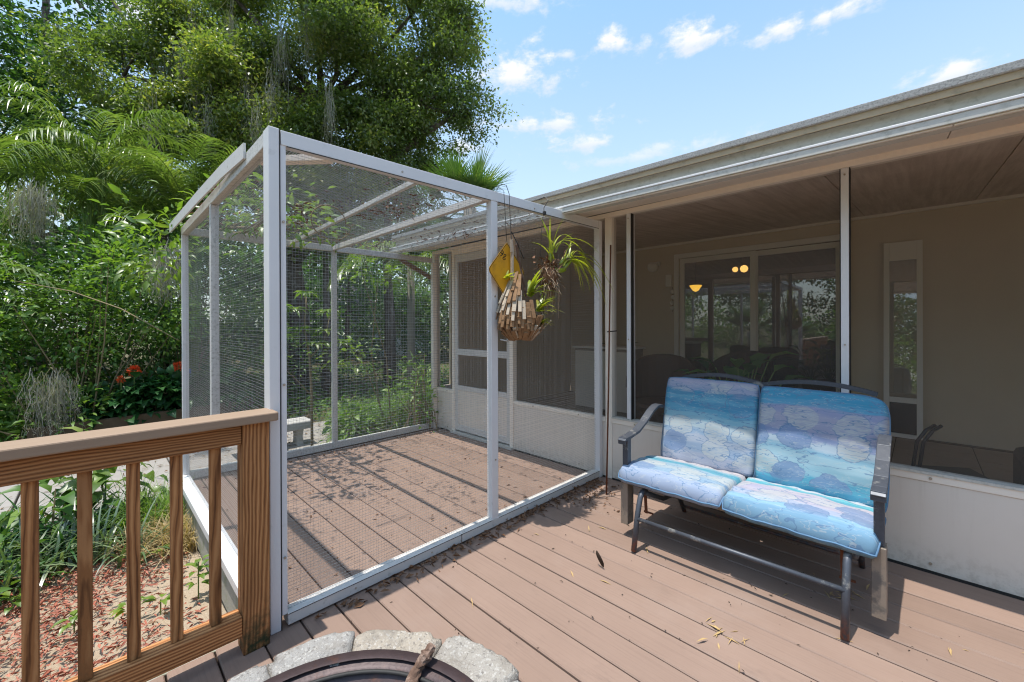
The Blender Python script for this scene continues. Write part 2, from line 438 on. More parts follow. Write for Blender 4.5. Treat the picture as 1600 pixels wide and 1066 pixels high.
    # cushion prints: painterly bands of sea blues and lilac with pale and slate ovals
    for nm, stops in (
        ('print_lilac_top', [(0, (.33, .36, .46)), (.17, (.27, .35, .48)), (.27, (.37, .41, .50)), (.36, (.25, .36, .50)), (.43, (.38, .47, .52)), (.52, (.22, .43, .53)), (.60, (.10, .33, .47)),
                             (.67, (.035, .24, .40)), (.74, (.08, .32, .46)), (.79, (.03, .23, .38)), (.855, (.30, .33, .46)), (.93, (.37, .35, .46))]),
        ('print_teal_top', [(0, (.03, .25, .40)), (.10, (.07, .33, .46)), (.17, (.25, .44, .53)), (.27, (.31, .48, .56)), (.38, (.21, .40, .52)), (.44, (.38, .47, .55)), (.50, (.20, .25, .42)), (.57, (.30, .30, .42)),
                            (.66, (.34, .33, .44)), (.74, (.27, .29, .45)), (.82, (.08, .31, .48)), (.89, (.025, .27, .44)), (.95, (.06, .31, .47))]),
        ('print_pale_seat', [(0, (.30, .37, .52)), (.16, (.24, .36, .49)), (.30, (.34, .42, .48)), (.44, (.25, .38, .48)), (.58, (.07, .30, .40)), (.64, (.04, .26, .37)),
                             (.70, (.22, .38, .45)), (.78, (.46, .42, .44)), (.9, (.52, .47, .49))]),
        ('print_stripe_seat', [(0, (.16, .32, .47)), (.10, (.22, .40, .55)), (.20, (.33, .38, .52)), (.32, (.42, .39, .48)), (.46, (.37, .35, .47)), (.56, (.45, .41, .47)), (.68, (.05, .34, .43)),
                               (.76, (.11, .41, .48)), (.83, (.50, .52, .55)), (.92, (.07, .33, .45))])):
        m, w = new_mat(nm)
        v = w.add('ShaderNodeTexCoord').outputs['UV']
        seed = float(len(nm)) * 1.37
        wob = w.noise(w.map(v, (2.2, 3.0, 1), (seed, seed, 0)), 1.0, 3, .55)
        stre = w.noise(w.map(v, (2.2, 34.0, 1), (seed, 0, 0)), 1.0, 5, .62)
        y = w.add('ShaderNodeSeparateXYZ', {0: v}).outputs[1]
        f = w.math('ADD', y, w.math('ADD', w.math('MULTIPLY', w.math('SUBTRACT', wob, .5), .16), w.math('MULTIPLY', w.math('SUBTRACT', stre, .5), .10)))
        pairs = [stops[0]]
        for (p0, c0), (p1, c1) in zip(stops[:-1], stops[1:]):
            pairs += [(p1 - .014, c0), (p1 + .014, c1)]
        c = w.ramp(f, pairs)
        # torn-edged ovals in alternating pale and slate
        warp = w.noise(w.map(v, (4.2, 4.6, 1), (0, seed, 0)), 1.0, 5, .62, out=1)
        vv = w.vmath('ADD', w.map(v, (3.0, 3.5, 1), (seed * .3 + .2, seed * .7, 0)), w.vmath('MULTIPLY', warp, (0.55, 0.5, 0)))
        vo = w.add('ShaderNodeTexVoronoi', {'Vector': vv, 'Scale': 1.0, 'Randomness': 0.55}, voronoi_dimensions='2D')
        ov = w.range(vo.outputs['Distance'], 0.395, 0.405, 1, 0)
        pick = w.add('ShaderNodeSeparateColor', {0: vo.outputs['Color']}).outputs
        mid = w.math('MULTIPLY', w.range(f, .08, .14), w.range(f, .98, .93))
        if 'seat' in nm:
            mid = w.math('MULTIPLY', mid, w.range(f, .66, .60))
        tealband = w.math('MULTIPLY', w.range(f, .62, .68), w.range(f, .86, .82)) if 'lilac' in nm else w.range(f, .78, .84)
        mask = w.math('MULTIPLY', ov, w.math('MULTIPLY', mid, w.math('SUBTRACT', 1.0, w.math('MULTIPLY', tealband, .85))))
        hatch = w.range(w.noise(w.map(v, (14, 120, 1)), 1, 3, .6), .40, .56)
        pale = w.mix(hatch, w.mix(.25, c, (.38, .42, .44)), w.mix(.85, c, (.46, .47, .46)))
        slate = w.mix(.88, c, (.15, .23, .40))
        oval = w.mix(w.range(pick[0], .47, .53), slate, pale)
        c = w.mix(w.math('MULTIPLY', mask, .92), c, oval)
        ring = w.math('MULTIPLY', w.range(w.math('ABSOLUTE', w.math('SUBTRACT', vo.outputs['Distance'], .40)), .006, .022, 1, 0), w.math('MULTIPLY', mid, w.range(wob, .40, .48)))
        c = w.mix(w.math('MULTIPLY', ring, .75), c, (.10, .19, .33))
        # brushed wave lines
        ln = w.math('ABSOLUTE', w.math('SUBTRACT', w.noise(w.map(v, (3.2, 10, 1), (seed, 2, 0)), 1.0, 3, .55), .5))
        c = w.mix(w.range(ln, 0.004, 0.013, .8, 0), c, (.09, .19, .34))
        ln2 = w.math('ABSOLUTE', w.math('SUBTRACT', w.noise(w.map(v, (4.5, 22, 1), (7, seed, 0)), 1.0, 3, .6), .47))
        c = w.mix(w.range(ln2, 0.004, 0.012, .45, 0), c, (.50, .53, .54))
        c = w.mix(1.0, c, w.mix(stre, (.86, .86, .86), (1.08, 1.08, 1.08)), 'MULTIPLY')
        c = w.mix(1.0, c, (.86, .86, .84), 'MULTIPLY')
        c = w.mix(.10, c, (.36, .40, .43))
        wv = w.noise(w.map(v, (260, 260, 1)), 1.0, 2, .5)
        finish(w, c, 0.8, 0.15, 0, wv, 0.0008, 0.4)
    # ground: sand near the deck, soil and leaf mould further off
    m, w = new_mat('ground')
    p = w.add('ShaderNodeNewGeometry').outputs['Position']
    n = w.noise(p, 3.5, 6, .65)
    f = w.noise(p, 45, 5, .7)
    sand = w.mix(f, (0.30, 0.225, 0.15), (0.50, 0.405, 0.30))
    sand = w.mix(w.range(w.noise(p, 90, 3, .7), .6, .72, 0, .6), sand, (0.20, 0.135, 0.085))
    soil = w.mix(f, (0.085, 0.060, 0.038), (0.19, 0.145, 0.095))
    green = w.mix(f, (0.035, 0.06, 0.018), (0.09, 0.12, 0.04))
    sx = w.add('ShaderNodeSeparateXYZ', {0: p}).outputs
    near = w.math('MULTIPLY', w.range(w.math('ADD', sx[0], w.math('MULTIPLY', w.math('SUBTRACT', n, .5), 1.2)), -2.5, -2.0), w.range(sx[1], -7.5, -6.5))
    c = w.mix(w.range(n, .42, .6), soil, green)
    c = w.mix(near, c, sand)
    finish(w, c, 0.95, 0.1, 0, f, 0.02, 0.8)
    # path concrete
    m_plain('path_concrete', (0.30, 0.275, 0.25), 0.9, 0.15, 0, 0.15, 6, 0.3, 60, (0.20, 0.165, 0.12), 5, .52, .66, .6)


mats_special()

# ------------------------------------------------------------------ mesh helpers


class MB:
    def __init__(s):
        s.v, s.f = [], []
        s.uv = None

    def quadbox(s, c, ax, ay, az):
        """box with centre and three half-axis vectors"""
        c, ax, ay, az = map(np.array, (c, ax, ay, az))
        b = len(s.v)
        for i in (-1, 1):
            for j in (-1, 1):
                for k in (-1, 1):
                    s.v.append(tuple(c + i * ax + j * ay + k * az))
        s.f += [tuple(b + q for q in f) for f in ((0, 1, 3, 2), (4, 6, 7, 5), (0, 4, 5, 1), (2, 3, 7, 6), (0, 2, 6, 4), (1, 5, 7, 3))]
        return s

    def box(s, x0, x1, y0, y1, z0, z1):
        return s.quadbox(((x0 + x1) / 2, (y0 + y1) / 2, (z0 + z1) / 2), ((x1 - x0) / 2, 0, 0), (0, (y1 - y0) / 2, 0), (0, 0, (z1 - z0) / 2))

    def beam(s, p0, p1, w, h, up=(0, 0, 1)):
        p0, p1 = np.array(p0, float), np.array(p1, float)
        d = p1 - p0
        L = np.linalg.norm(d)
        d = d / L
        sd = np.cross(d, np.array(up, float))
        sd /= np.linalg.norm(sd)
        u = np.cross(sd, d)
        return s.quadbox((p0 + p1) / 2, d * L / 2, sd * w / 2, u * h / 2)

    def tube(s, pts, r, n=8, caps=True):
        pts = [np.array(p, float) for p in pts]
        rs = r if hasattr(r, '__len__') else [r] * len(pts)
        b0 = len(s.v)
        prev = None
        for i, p in enumerate(pts):
            t = pts[min(i + 1, len(pts) - 1)] - pts[max(i - 1, 0)]
            t = t / (np.linalg.norm(t) + 1e-9)
            if prev is None:
                a = np.array((0, 0, 1.0)) if abs(t[2]) < .9 else np.array((1.0, 0, 0))
                sd = np.cross(t, a)
            else:
                sd = prev - t * (prev @ t)
            sd /= np.linalg.norm(sd) + 1e-9
            prev = sd
            u = np.cross(t, sd)
            for k in range(n):
                an = 2 * math.pi * k / n
                s.v.append(tuple(p + rs[i] * (math.cos(an) * sd + math.sin(an) * u)))
        for i in range(len(pts) - 1):
            for k in range(n):
                a, b = b0 + i * n + k, b0 + i * n + (k + 1) % n
                s.f.append((a, b, b + n, a + n))
        if caps:
            s.f.append(tuple(b0 + k for k in range(n))[::-1])
            s.f.append(tuple(b0 + (len(pts) - 1) * n + k for k in range(n)))
        return s

    def lathe(s, c, prof, n=20):
        c = np.array(c, float)
        b0 = len(s.v)
        for r, z in prof:
            for k in range(n):
                a = 2 * math.pi * k / n
                s.v.append((c[0] + r * math.cos(a), c[1] + r * math.sin(a), c[2] + z))
        for i in range(len(prof) - 1):
            for k in range(n):
                a, b = b0 + i * n + k, b0 + i * n + (k + 1) % n
                s.f.append((a, b, b + n, a + n))
        return s

    def prism(s, outline, p0, ex, ey, ez, depth):
        """outline in (ex, ey) plane extruded by depth along ez"""
        p0, ex, ey, ez = (np.array(q, float) for q in (p0, ex, ey, ez))
        b = len(s.v)
        n = len(outline)
        for d in (0, depth):
            for x, y in outline:
                s.v.append(tuple(p0 + x * ex + y * ey + d * ez))
        s.f.append(tuple(b + i for i in range(n))[::-1])
        s.f.append(tuple(b + n + i for i in range(n)))
        for i in range(n):
            j = (i + 1) % n
            s.f.append((b + i, b + j, b + n + j, b + n + i))
        return s

    def mesh(s, name):
        me = bpy.data.meshes.new(name)
        me.from_pydata([tuple(map(float, q)) for q in s.v], [], s.f)
        bm = bmesh.new()
        bm.from_mesh(me)
        bmesh.ops.recalc_face_normals(bm, faces=bm.faces)
        bm.to_mesh(me)
        bm.free()
        return me


def link(name, me, mat, parent=None, smooth=False, bevel=0.0, label=None, kind=None):
    o = bpy.data.objects.new(name, me)
    COL.objects.link(o)
    if mat and not me.materials:
        me.materials.append(MAT[mat] if isinstance(mat, str) else mat)
    if parent is not None:
        o.parent = parent
        if parent.type == 'EMPTY' and 'base' in parent:
            o.location = -Vector(parent['base'])
    if smooth:
        me.polygons.foreach_set('use_smooth', [True] * len(me.polygons))
    if bevel:
        md = o.modifiers.new('bevel', 'BEVEL')
        md.width = bevel
        md.segments = 2
        md.limit_method = 'ANGLE'
    if label:
        o['label'] = label
    if kind:
        o['kind'] = kind
    return o


def part(name, mb, mat, parent, smooth=False, bevel=0.0, label=None, kind=None):
    return link(name, mb.mesh(name) if isinstance(mb, MB) else mb, mat, parent, smooth, bevel, label, kind)


def thing(name, label, cat, base=(0, 0, 0), group=None):
    o = bpy.data.objects.new(name, None)
    COL.objects.link(o)
    o.empty_display_size = 0.1
    o.location = base
    o['base'] = list(map(float, base))
    o['label'] = label
    o['category'] = cat
    if group:
        o['group'] = group
    return o


def tag(o, label, cat, group=None):
    o['label'] = label
    o['category'] = cat
    if group:
        o['group'] = group
    return o


def np_mesh(name, V, F):
    """fast mesh from an (n,3) array and an (m,k) index array"""
    me = bpy.data.meshes.new(name)
    V = np.ascontiguousarray(V, np.float32)
    F = np.ascontiguousarray(F, np.int32)
    k = F.shape[1]
    me.vertices.add(len(V))
    me.vertices.foreach_set('co', V.ravel())
    me.loops.add(F.size)
    me.loops.foreach_set('vertex_index', F.ravel())
    me.polygons.add(len(F))
    me.polygons.foreach_set('loop_start', np.arange(0, F.size, k, dtype=np.int32))
    me.update(calc_edges=True)
    me.validate()
    return me


def norm(a):
    return a / (np.linalg.norm(a, axis=-1, keepdims=True) + 1e-9)


def leaf_arrays(P, T, N, L, W, fold=0.25):
    """diamond leaves folded on the midrib: 4 verts, 2 triangles each"""
    T = norm(T)
    S = norm(np.cross(T, N))
    U = np.cross(S, T)
    L = np.broadcast_to(L, (len(P),))[:, None]
    W = np.broadcast_to(W, (len(P),))[:, None]
    mid = P + T * L * 0.45
    a, b = P, P + T * L - U * L * 0.08
    l = mid + S * W * .5 + U * W * fold
    r = mid - S * W * .5 + U * W * fold
    V = np.stack([a, l, b, r], 1).reshape(-1, 3)
    i = np.arange(len(P))[:, None] * 4
    F = np.concatenate([i + np.array([[0, 1, 2]]), i + np.array([[0, 2, 3]])], 1).reshape(-1, 3)
    return V, F


def broad_arrays(P, T, N, L, W, droop=0.25, fold=0.15):
    """broad leaves with a curved blade: 8 verts, 8 triangles each"""
    T = norm(T)
    S = norm(np.cross(T, N))
    U = np.cross(S, T)
    L = np.broadcast_to(L, (len(P),))[:, None]
    W = np.broadcast_to(W, (len(P),))[:, None]
    base = P
    m1 = P + T * L * .33 + U * L * droop * .10
    m2 = P + T * L * .68 - U * L * droop * .15
    tip = P + T * L - U * L * droop * .75
    l1 = m1 + S * W * .5 + U * W * fold
    r1 = m1 - S * W * .5 + U * W * fold
    l2 = m2 + S * W * .38 + U * W * fold
    r2 = m2 - S * W * .38 + U * W * fold
    V = np.stack([base, m1, m2, tip, l1, l2, r1, r2], 1).reshape(-1, 3)
    tri = np.array([[0, 1, 4], [1, 2, 5], [1, 5, 4], [2, 3, 5], [0, 6, 1], [1, 7, 2], [1, 6, 7], [2, 7, 3]])
    i = (np.arange(len(P)) * 8)[:, None, None]
    return V, (i + tri[None]).reshape(-1, 3)


def blade_arrays(P, D, up, L, W, bend, seg=5):
    """grass / strap blades that arch over: (seg+1)*2 verts"""
    n = len(P)
    D = norm(D)
    L = np.broadcast_to(L, (n,))
    W = np.broadcast_to(W, (n,))
    bend = np.broadcast_to(bend, (n,))
    hor = D * np.array([1, 1, 0])
    hor = norm(hor + 1e-6)
    S = np.stack([-hor[:, 1], hor[:, 0], np.zeros(n)], 1)
    rows = []
    p = P.copy()
    d = D.copy()
    for k in range(seg + 1):
        t = k / seg
        wd = (W * (1 - t ** 1.8) * .5 + 0.0004)[:, None]
        rows += [p + S * wd, p - S * wd]
        p = p + d * (L / seg)[:, None]
        d = norm(d + np.array([0, 0, -1.0]) * (bend / seg)[:, None] + hor * (bend / seg * .25)[:, None])
    V = np.stack(rows, 1).reshape(-1, 3)
    st = (seg + 1) * 2
    q = np.array([[2 * k, 2 * k + 1, 2 * k + 3, 2 * k + 2] for k in range(seg)])
    F = ((np.arange(n) * st)[:, None, None] + q[None]).reshape(-1, 4)
    return V, F


def cat_arrays(lst):
    Vs, Fs, o = [], [], 0
    for V, F in lst:
        Vs.append(V)
        Fs.append(F + o)
        o += len(V)
    return np.concatenate(Vs), np.concatenate(Fs)


def rand_unit(n):
    return norm(rng.normal(size=(n, 3)))


# ------------------------------------------------------------------ ground, path
def ground():
    def axis(lo, hi, dlo, dhi, step):
        a = list(np.arange(dlo, dhi, step))
        x, st = dlo, step
        while x > lo:
            st *= 1.35
            x -= st
            a.insert(0, x)
        x, st = a[-1], step
        while x < hi:
            st *= 1.35
            x += st
            a.append(x)
        return np.array(a)
    xs, ys = axis(-260, 260, -9, 7, 0.16), axis(-260, 260, -8, 9, 0.16)
    X, Y = np.meshgrid(xs, ys, indexing='ij')
    Z = -0.335 + 0.022 * np.sin(X * 2.1 + 1.3 * np.sin(Y * 1.7)) + 0.018 * np.sin(Y * 3.3 + X * 1.1) + 0.012 * rng.normal(size=X.shape)
    V = np.stack([X, Y, Z], -1).reshape(-1, 3)
    nx, ny = len(xs), len(ys)
    i, j = np.meshgrid(np.arange(nx - 1), np.arange(ny - 1), indexing='ij')
    a = (i * ny + j).ravel()
    F = np.stack([a, a + ny, a + ny + 1, a + 1], 1)
    o = link('ground', np_mesh('ground', V, F), 'ground', smooth=True)
    o['kind'] = 'structure'
    # poured path, slightly crowned, in slabs with open joints
    path = thing('path', 'pale concrete path dappled with shade beyond the railing', 'path')
    path['kind'] = 'structure'
    y = -9.0
    k = 0
    while y < 0.6:
        m = MB()
        x0 = -5.45 + 0.05 * math.sin(y * .6) - .04 * (y + 3)
        m.box(x0, x0 + 2.15, y, y + 1.22, -0.42, -0.262 + 0.006 * math.sin(k * 2.3))
        part('slab', m, 'path_concrete', path, bevel=0.012)
        y += 1.235
        k += 1


ground()


# ------------------------------------------------------------------ deck
def deck():
    d = thing('deck', 'tan painted board deck with dark joints', 'deck')
    d['kind'] = 'structure'
    pitch, bw = 0.1735, 0.1655

    def board_mesh(x0, x1, nm):
        h, t, c = bw / 2, 0.030, 0.005
        prof = [(-h, -t), (h, -t), (h, -c), (h - c, 0), (-h + c, 0), (-h, -c)]
        m = MB()
        m.prism(prof, (x0, 0, 0), (0, 1, 0), (0, 0, 1), (1, 0, 0), x1 - x0)
        return m.mesh(nm)
    long_me = board_mesh(-2.90, 5.6, 'deck_board')
    short_me = board_mesh(-0.085, 5.6, 'deck_board_short')
    for k in range(-1, 38):
        yc = -0.004 - pitch * (k + .5)
        me = long_me if yc > -2.99 else short_me
        o = link('deck_board', me, 'deck_paint', d)
        o.location = Vector((0, yc, 0.0015 * math.sin(k * 1.9)))
        o.rotation_euler = (0.0025 * math.sin(k * 3.1), 0, 0)
    j = MB()
    for x in np.arange(-2.6, 5.5, 0.55):
        y0 = -2.85 if x < -.1 else -6.6
        j.box(x, x + .045, y0, .1, -.24, -.034)
    part('joist', j, 'edging_wood', d, kind='stuff')
    m = MB()
    m.box(-2.93, -0.085, -2.935, -2.895, -0.285, -0.034)
    part('rim_board', m, 'joist_wood', d, bevel=.004)
    m = MB()
    m.box(-0.125, -0.087, -6.7, -2.937, -0.285, -0.004)
    part('rim_board', m, 'joist_wood', d, bevel=.004)
    m = MB()
    m.box(-2.945, -2.905, -2.93, .1, -0.285, -0.034)
    part('rim_board', m, 'joist_wood', d, bevel=.004)
    return d


deck()


# ------------------------------------------------------------------ house with screened porch
def house():
    h = thing('screened_porch_house', 'long low house with a screened porch, white knee wall and overhanging gutter', 'house')
    K = 0.585
    XR = 6.2
    # knee wall panels, door gap left free
    for x0, x1 in ((-2.90, -2.415), (-1.225, 0.03), (0.105, 2.98), (2.99, XR)):
        m = MB()
        m.box(x0, x1, 0.0, 0.05, 0.012, K - .045)
        p = part('knee_wall', m, 'panel_paint', h, bevel=.002)
        m = MB()
        m.box(x0, x1, -0.006, 0.05, K - .043, K)
        part('cap_channel', m, 'cream_paint', p, bevel=.002)
        m = MB()
        m.box(x0, x1, -0.005, 0.05, -0.006, 0.010)
        part('base_channel', m, 'dark_box', p)
        sc = MB()
        n = max(2, int((x1 - x0) / .42))
        for i in range(n):
            xx = x0 + (i + .5) * (x1 - x0) / n
            for zz, yy in ((K - .02, -.006), (.055, 0.0)):
                sc.tube([(xx, yy - .001, zz), (xx, yy - .006, zz)], .008, 8)
        part('screw', sc, 'screw', p, kind='stuff')
    # inner window sill track
    for x0, x1 in ((0.105, XR),):
        m = MB()
        m.box(x0, x1, -0.012, 0.075, K + .001, K + .016)
        part('sill_track', m, 'gutter_metal', h)
    # header beam, posts, mullions
    m = MB()
    m.box(-2.90, XR, -0.004, 0.09, 2.526, 2.572)
    part('header_beam', m, 'cream_paint', h, bevel=.003)
    for x0, x1, mt in ((-2.90, -2.835, 'cream_paint'), (0.031, 0.104, 'cream_paint')):
        m = MB()
        m.box(x0, x1, -0.003, 0.088, 0.0, 2.525)
        part('wall_post', m, mt, h, bevel=.003)
    for x0, x1 in ((0.262, 0.302), (1.842, 1.884), (3.42, 3.46), (4.9, 4.94)):
        m = MB()
        m.box(x0, x1, -0.002, 0.09, K + .017, 2.525)
        mu = part('mullion', m, 'white_metal', h, bevel=.002)
        m = MB()
        for e in (x0 - .0045, x1 + .0045):
            m.box(e - .002, e + .002, 0.006, 0.05, K + .018, 2.524)
        part('gasket', m, 'dark_box', mu)
        s = MB()
        for zz in (1.35, 2.48):
            s.tube([((x0 + x1) / 2, -.002, zz), ((x0 + x1) / 2, -.008, zz)], .006, 8)
        part('screw', s, 'screw', mu, kind='stuff')
    # insect screens
    bays = [(-2.833, -2.417, K), (-1.223, 0.030, K), (0.106, 0.260, K + .017), (0.304, 1.840, K + .017), (1.886, 3.418, K + .017), (3.462, 4.898, K + .017), (4.942, XR, K + .017)]
    for x0, x1, z0 in bays:
        m = MB()
        m.v += [(x0, .045, z0), (x1, .045, z0), (x1, .045, 2.525), (x0, .045, 2.525)]
        m.f.append((0, 1, 2, 3))
        part('insect_screen', m, 'insect_screen', h)
    # left end of the porch: knee wall, post, screen
    part('end_wall', MB().box(-2.90, -2.85, .30, 3.3, 0.0, 2.80), 'stucco', h)
    part('end_wall', MB().box(-2.90, -2.85, .091, .297, 0.0, K), 'panel_paint', h)
    # roof: insulated panel edge, recessed fascia, open gutter; slightly rising to the left
    def gz(x):
        return 0.010 * (2.5 - x)
    X0, X1 = -2.98, XR + .3

    def strip(y0, y1, za, zb):
        b = MB()
        for x in (X0, X1):
            g = gz(x)
            b.v += [(x, y0, za + g), (x, y1, za + g), (x, y1, zb + g), (x, y0, zb + g)]
        b.f += [(0, 1, 2, 3), (4, 7, 6, 5), (0, 4, 5, 1), (1, 5, 6, 2), (2, 6, 7, 3), (3, 7, 4, 0)]
        return b
    part('roof_edge_trim', strip(-.617, -.592, 2.622, 2.662), 'roof_edge', h, bevel=.004)
    part('drip_edge', strip(-.600, -.590, 2.586, 2.621), 'tan_strip', h)
    part('fascia', strip(-.545, -.520, 2.470, 2.600), 'gutter_metal', h)
    part('gutter_floor', strip(-.628, -.522, 2.440, 2.450), 'gutter_metal', h)
    gf = part('gutter_front', strip(-.642, -.630, 2.438, 2.480), 'gutter_metal', h, bevel=.003)
    part('gutter_lip', strip(-.648, -.622, 2.481, 2.496), 'white_metal', gf, bevel=.003)
    m = MB()
    m.v += [(X0, -.590, 2.604 + gz(X0)), (X1, -.590, 2.604 + gz(X1)), (X1, 9.5, 3.45 + gz(X1)), (X0, 9.5, 3.45 + gz(X0)),
            (X0, -.590, 2.655 + gz(X0)), (X1, -.590, 2.655 + gz(X1)), (X1, 9.5, 3.50 + gz(X1)), (X0, 9.5, 3.50 + gz(X0))]
    m.f += [(0, 3, 2, 1), (4, 5, 6, 7), (0, 1, 5, 4), (1, 2, 6, 5), (2, 3, 7, 6), (3, 0, 4, 7)]
    part('roof', m, 'roof_edge', h)
    # soffit boards under the overhang
    for x0, x1 in ((X0, -1.2), (-1.195, 0.75), (.755, 2.33), (2.335, 4.2), (4.205, X1)):
        m = MB()
        a, b = gz(x0), gz(x1)
        m.v += [(x0, -.628, 2.430 + a), (x1, -.628, 2.430 + b), (x1, -.006, 2.562 + b * .6), (x0, -.006, 2.562 + a * .6),
                (x0, -.628, 2.4385 + a), (x1, -.628, 2.4385 + b), (x1, -.006, 2.578 + b * .6), (x0, -.006, 2.578 + a * .6)]
        m.f += [(0, 3, 2, 1), (4, 5, 6, 7), (0, 1, 5, 4), (1, 2, 6, 5), (2, 3, 7, 6), (3, 0, 4, 7)]
        part('soffit_panel', m, 'cream_paint', h)
    # porch ceiling: wide panels running house-ward with open seams
    x = -2.84
    while x < XR:
        x1 = min(x + 0.915, XR)
        m = MB()
        m.v += [(x, .095, 2.545), (x1 - .008, .095, 2.545), (x1 - .008, 3.27, 2.835), (x, 3.27, 2.835),
                (x, .095, 2.575), (x1 - .008, .095, 2.575), (x1 - .008, 3.27, 2.865), (x, 3.27, 2.865)]
        m.f += [(0, 3, 2, 1), (4, 5, 6, 7), (0, 1, 5, 4), (1, 2, 6, 5), (2, 3, 7, 6), (3, 0, 4, 7)]
        part('ceiling_panel', m, 'ceiling_paint', h)
        x = x1
    m = MB()
    m.box(-2.84, XR, 3.255, 3.298, 2.80, 2.832)
    part('ceiling_trim', m, 'trim_white', h)
    # porch floor tiles on a slab
    m = MB()
    m.box(-2.84, XR, .09, 3.3, -.2, .140)
    part('floor_slab', m, 'edging_wood', h)
    tile_me = MB().box(-.297, .297, -.297, .297, 0, .010).mesh('tile')
    for i in range(15):
        for j in range(5):
            t = link('tile', tile_me, 'tile', h)
            t.location = (-2.5 + i * .602, .42 + j * .602, .1405)
    # back wall with the slider opening
    a0, a1, zt = -0.62, 1.50, 2.585
    for x0, x1, z0, z1 in ((-2.84, a0, .14, 3.0), (a1, XR, .14, 3.0), (a0, a1, zt, 3.0)):
        m = MB()
        m.box(x0, x1, 3.3, 3.42, z0, z1)
        part('back_wall', m, 'stucco', h)
    m = MB()
    m.box(XR, XR + .1, 0, 3.42, 0, 3.0)
    part('end_wall', m, 'stucco', h)
    # sliding glass door
    m = MB()
    m.box(a0 - .07, a0, 3.262, 3.299, .15, zt + .06)
    m.box(a1, a1 + .08, 3.262, 3.299, .15, zt + .06)
    m.box(a0, a1, 3.262, 3.299, zt - .015, zt + .06)
    sd = part('sliding_door', m, 'trim_white', h, bevel=.004)
    for x0, x1, yy in ((a0, .50, 3.33), (.44, a1, 3.37)):
        m = MB()
        z0, z1, s = .17, zt - .015, .075
        m.box(x0, x0 + s, yy, yy + .035, z0, z1)
        m.box(x1 - s, x1, yy, yy + .035, z0, z1)
        m.box(x0 + s, x1 - s, yy, yy + .035, z1 - s, z1)
        m.box(x0 + s, x1 - s, yy, yy + .035, z0, z0 + .10)
        part('sash', m, 'trim_white', sd, bevel=.003)
        m = MB()
        m.v += [(x0 + s, yy + .017, z0 + .1), (x1 - s, yy + .017, z0 + .1), (x1 - s, yy + .017, z1 - s), (x0 + s, yy + .017, z1 - s)]
        m.f.append((0, 1, 2, 3))
        part('pane', m, 'glass', sd)
    m = MB().box(a1 - .045, a1 - .02, 3.335, 3.368, 1.35, 1.62)
    part('handle', m, 'trim_white', sd)
    # room behind the glass
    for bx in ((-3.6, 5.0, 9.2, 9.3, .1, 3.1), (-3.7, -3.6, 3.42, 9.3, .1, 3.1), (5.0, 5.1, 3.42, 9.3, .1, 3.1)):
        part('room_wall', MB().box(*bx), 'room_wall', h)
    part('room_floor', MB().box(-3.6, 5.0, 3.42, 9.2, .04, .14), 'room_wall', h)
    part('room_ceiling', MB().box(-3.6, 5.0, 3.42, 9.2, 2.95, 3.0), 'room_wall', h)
    # storm-style screen door into the cage, in its frame
    fr = MB()
    fr.box(-2.415, -2.362, -.012, .06, 0, 2.525)
    fr.box(-1.285, -1.225, -.012, .06, 0, 2.525)
    fr.box(-2.362, -1.285, -.012, .06, 2.455, 2.525)
    part('door_frame', fr, 'cream_paint', h, bevel=.003)
    dr = MB()
    x0, x1 = -2.357, -1.290
    dr.box(x0, x0 + .06, -.004, .028, .05, 2.45)
    dr.box(x1 - .05, x1, -.004, .028, .05, 2.45)
    dr.box(x0 + .06, x1 - .05, -.004, .028, 2.35, 2.45)
    dr.box(x0 + .06, x1 - .05, -.004, .028, 1.08, 1.165)
    dr.box(x0 + .06, x1 - .05, -.004, .028, .60, .665)
    dr.box(x0 + .06, x1 - .05, -.004, .028, .05, .13)
    door = part('screen_door', dr, 'dirty_metal', h, bevel=.003)
    part('kick_panel', MB().box(x0 + .06, x1 - .05, .004, .020, .13, .60), 'panel_paint', door)
    for z0, z1 in ((.665, 1.08), (1.165, 2.35)):
        m = MB()
        m.v += [(x0 + .06, .012, z0), (x1 - .05, .012, z0), (x1 - .05, .012, z1), (x0 + .06, .012, z1)]
        m.f.append((0, 1, 2, 3))
        part('insect_screen', m, 'insect_screen', door)
    hd = MB()
    hd.tube([(x1 - .025, -.004, 1.30), (x1 - .025, -.04, 1.30), (x1 - .11, -.045, 1.31)], .009, 8)
    part('handle', hd, 'white_metal', door, smooth=True)
    part('door_sill', MB().box(-2.41, -1.23, -.05, .05, 0.004, .03), 'gutter_metal', h)
    return h


house()


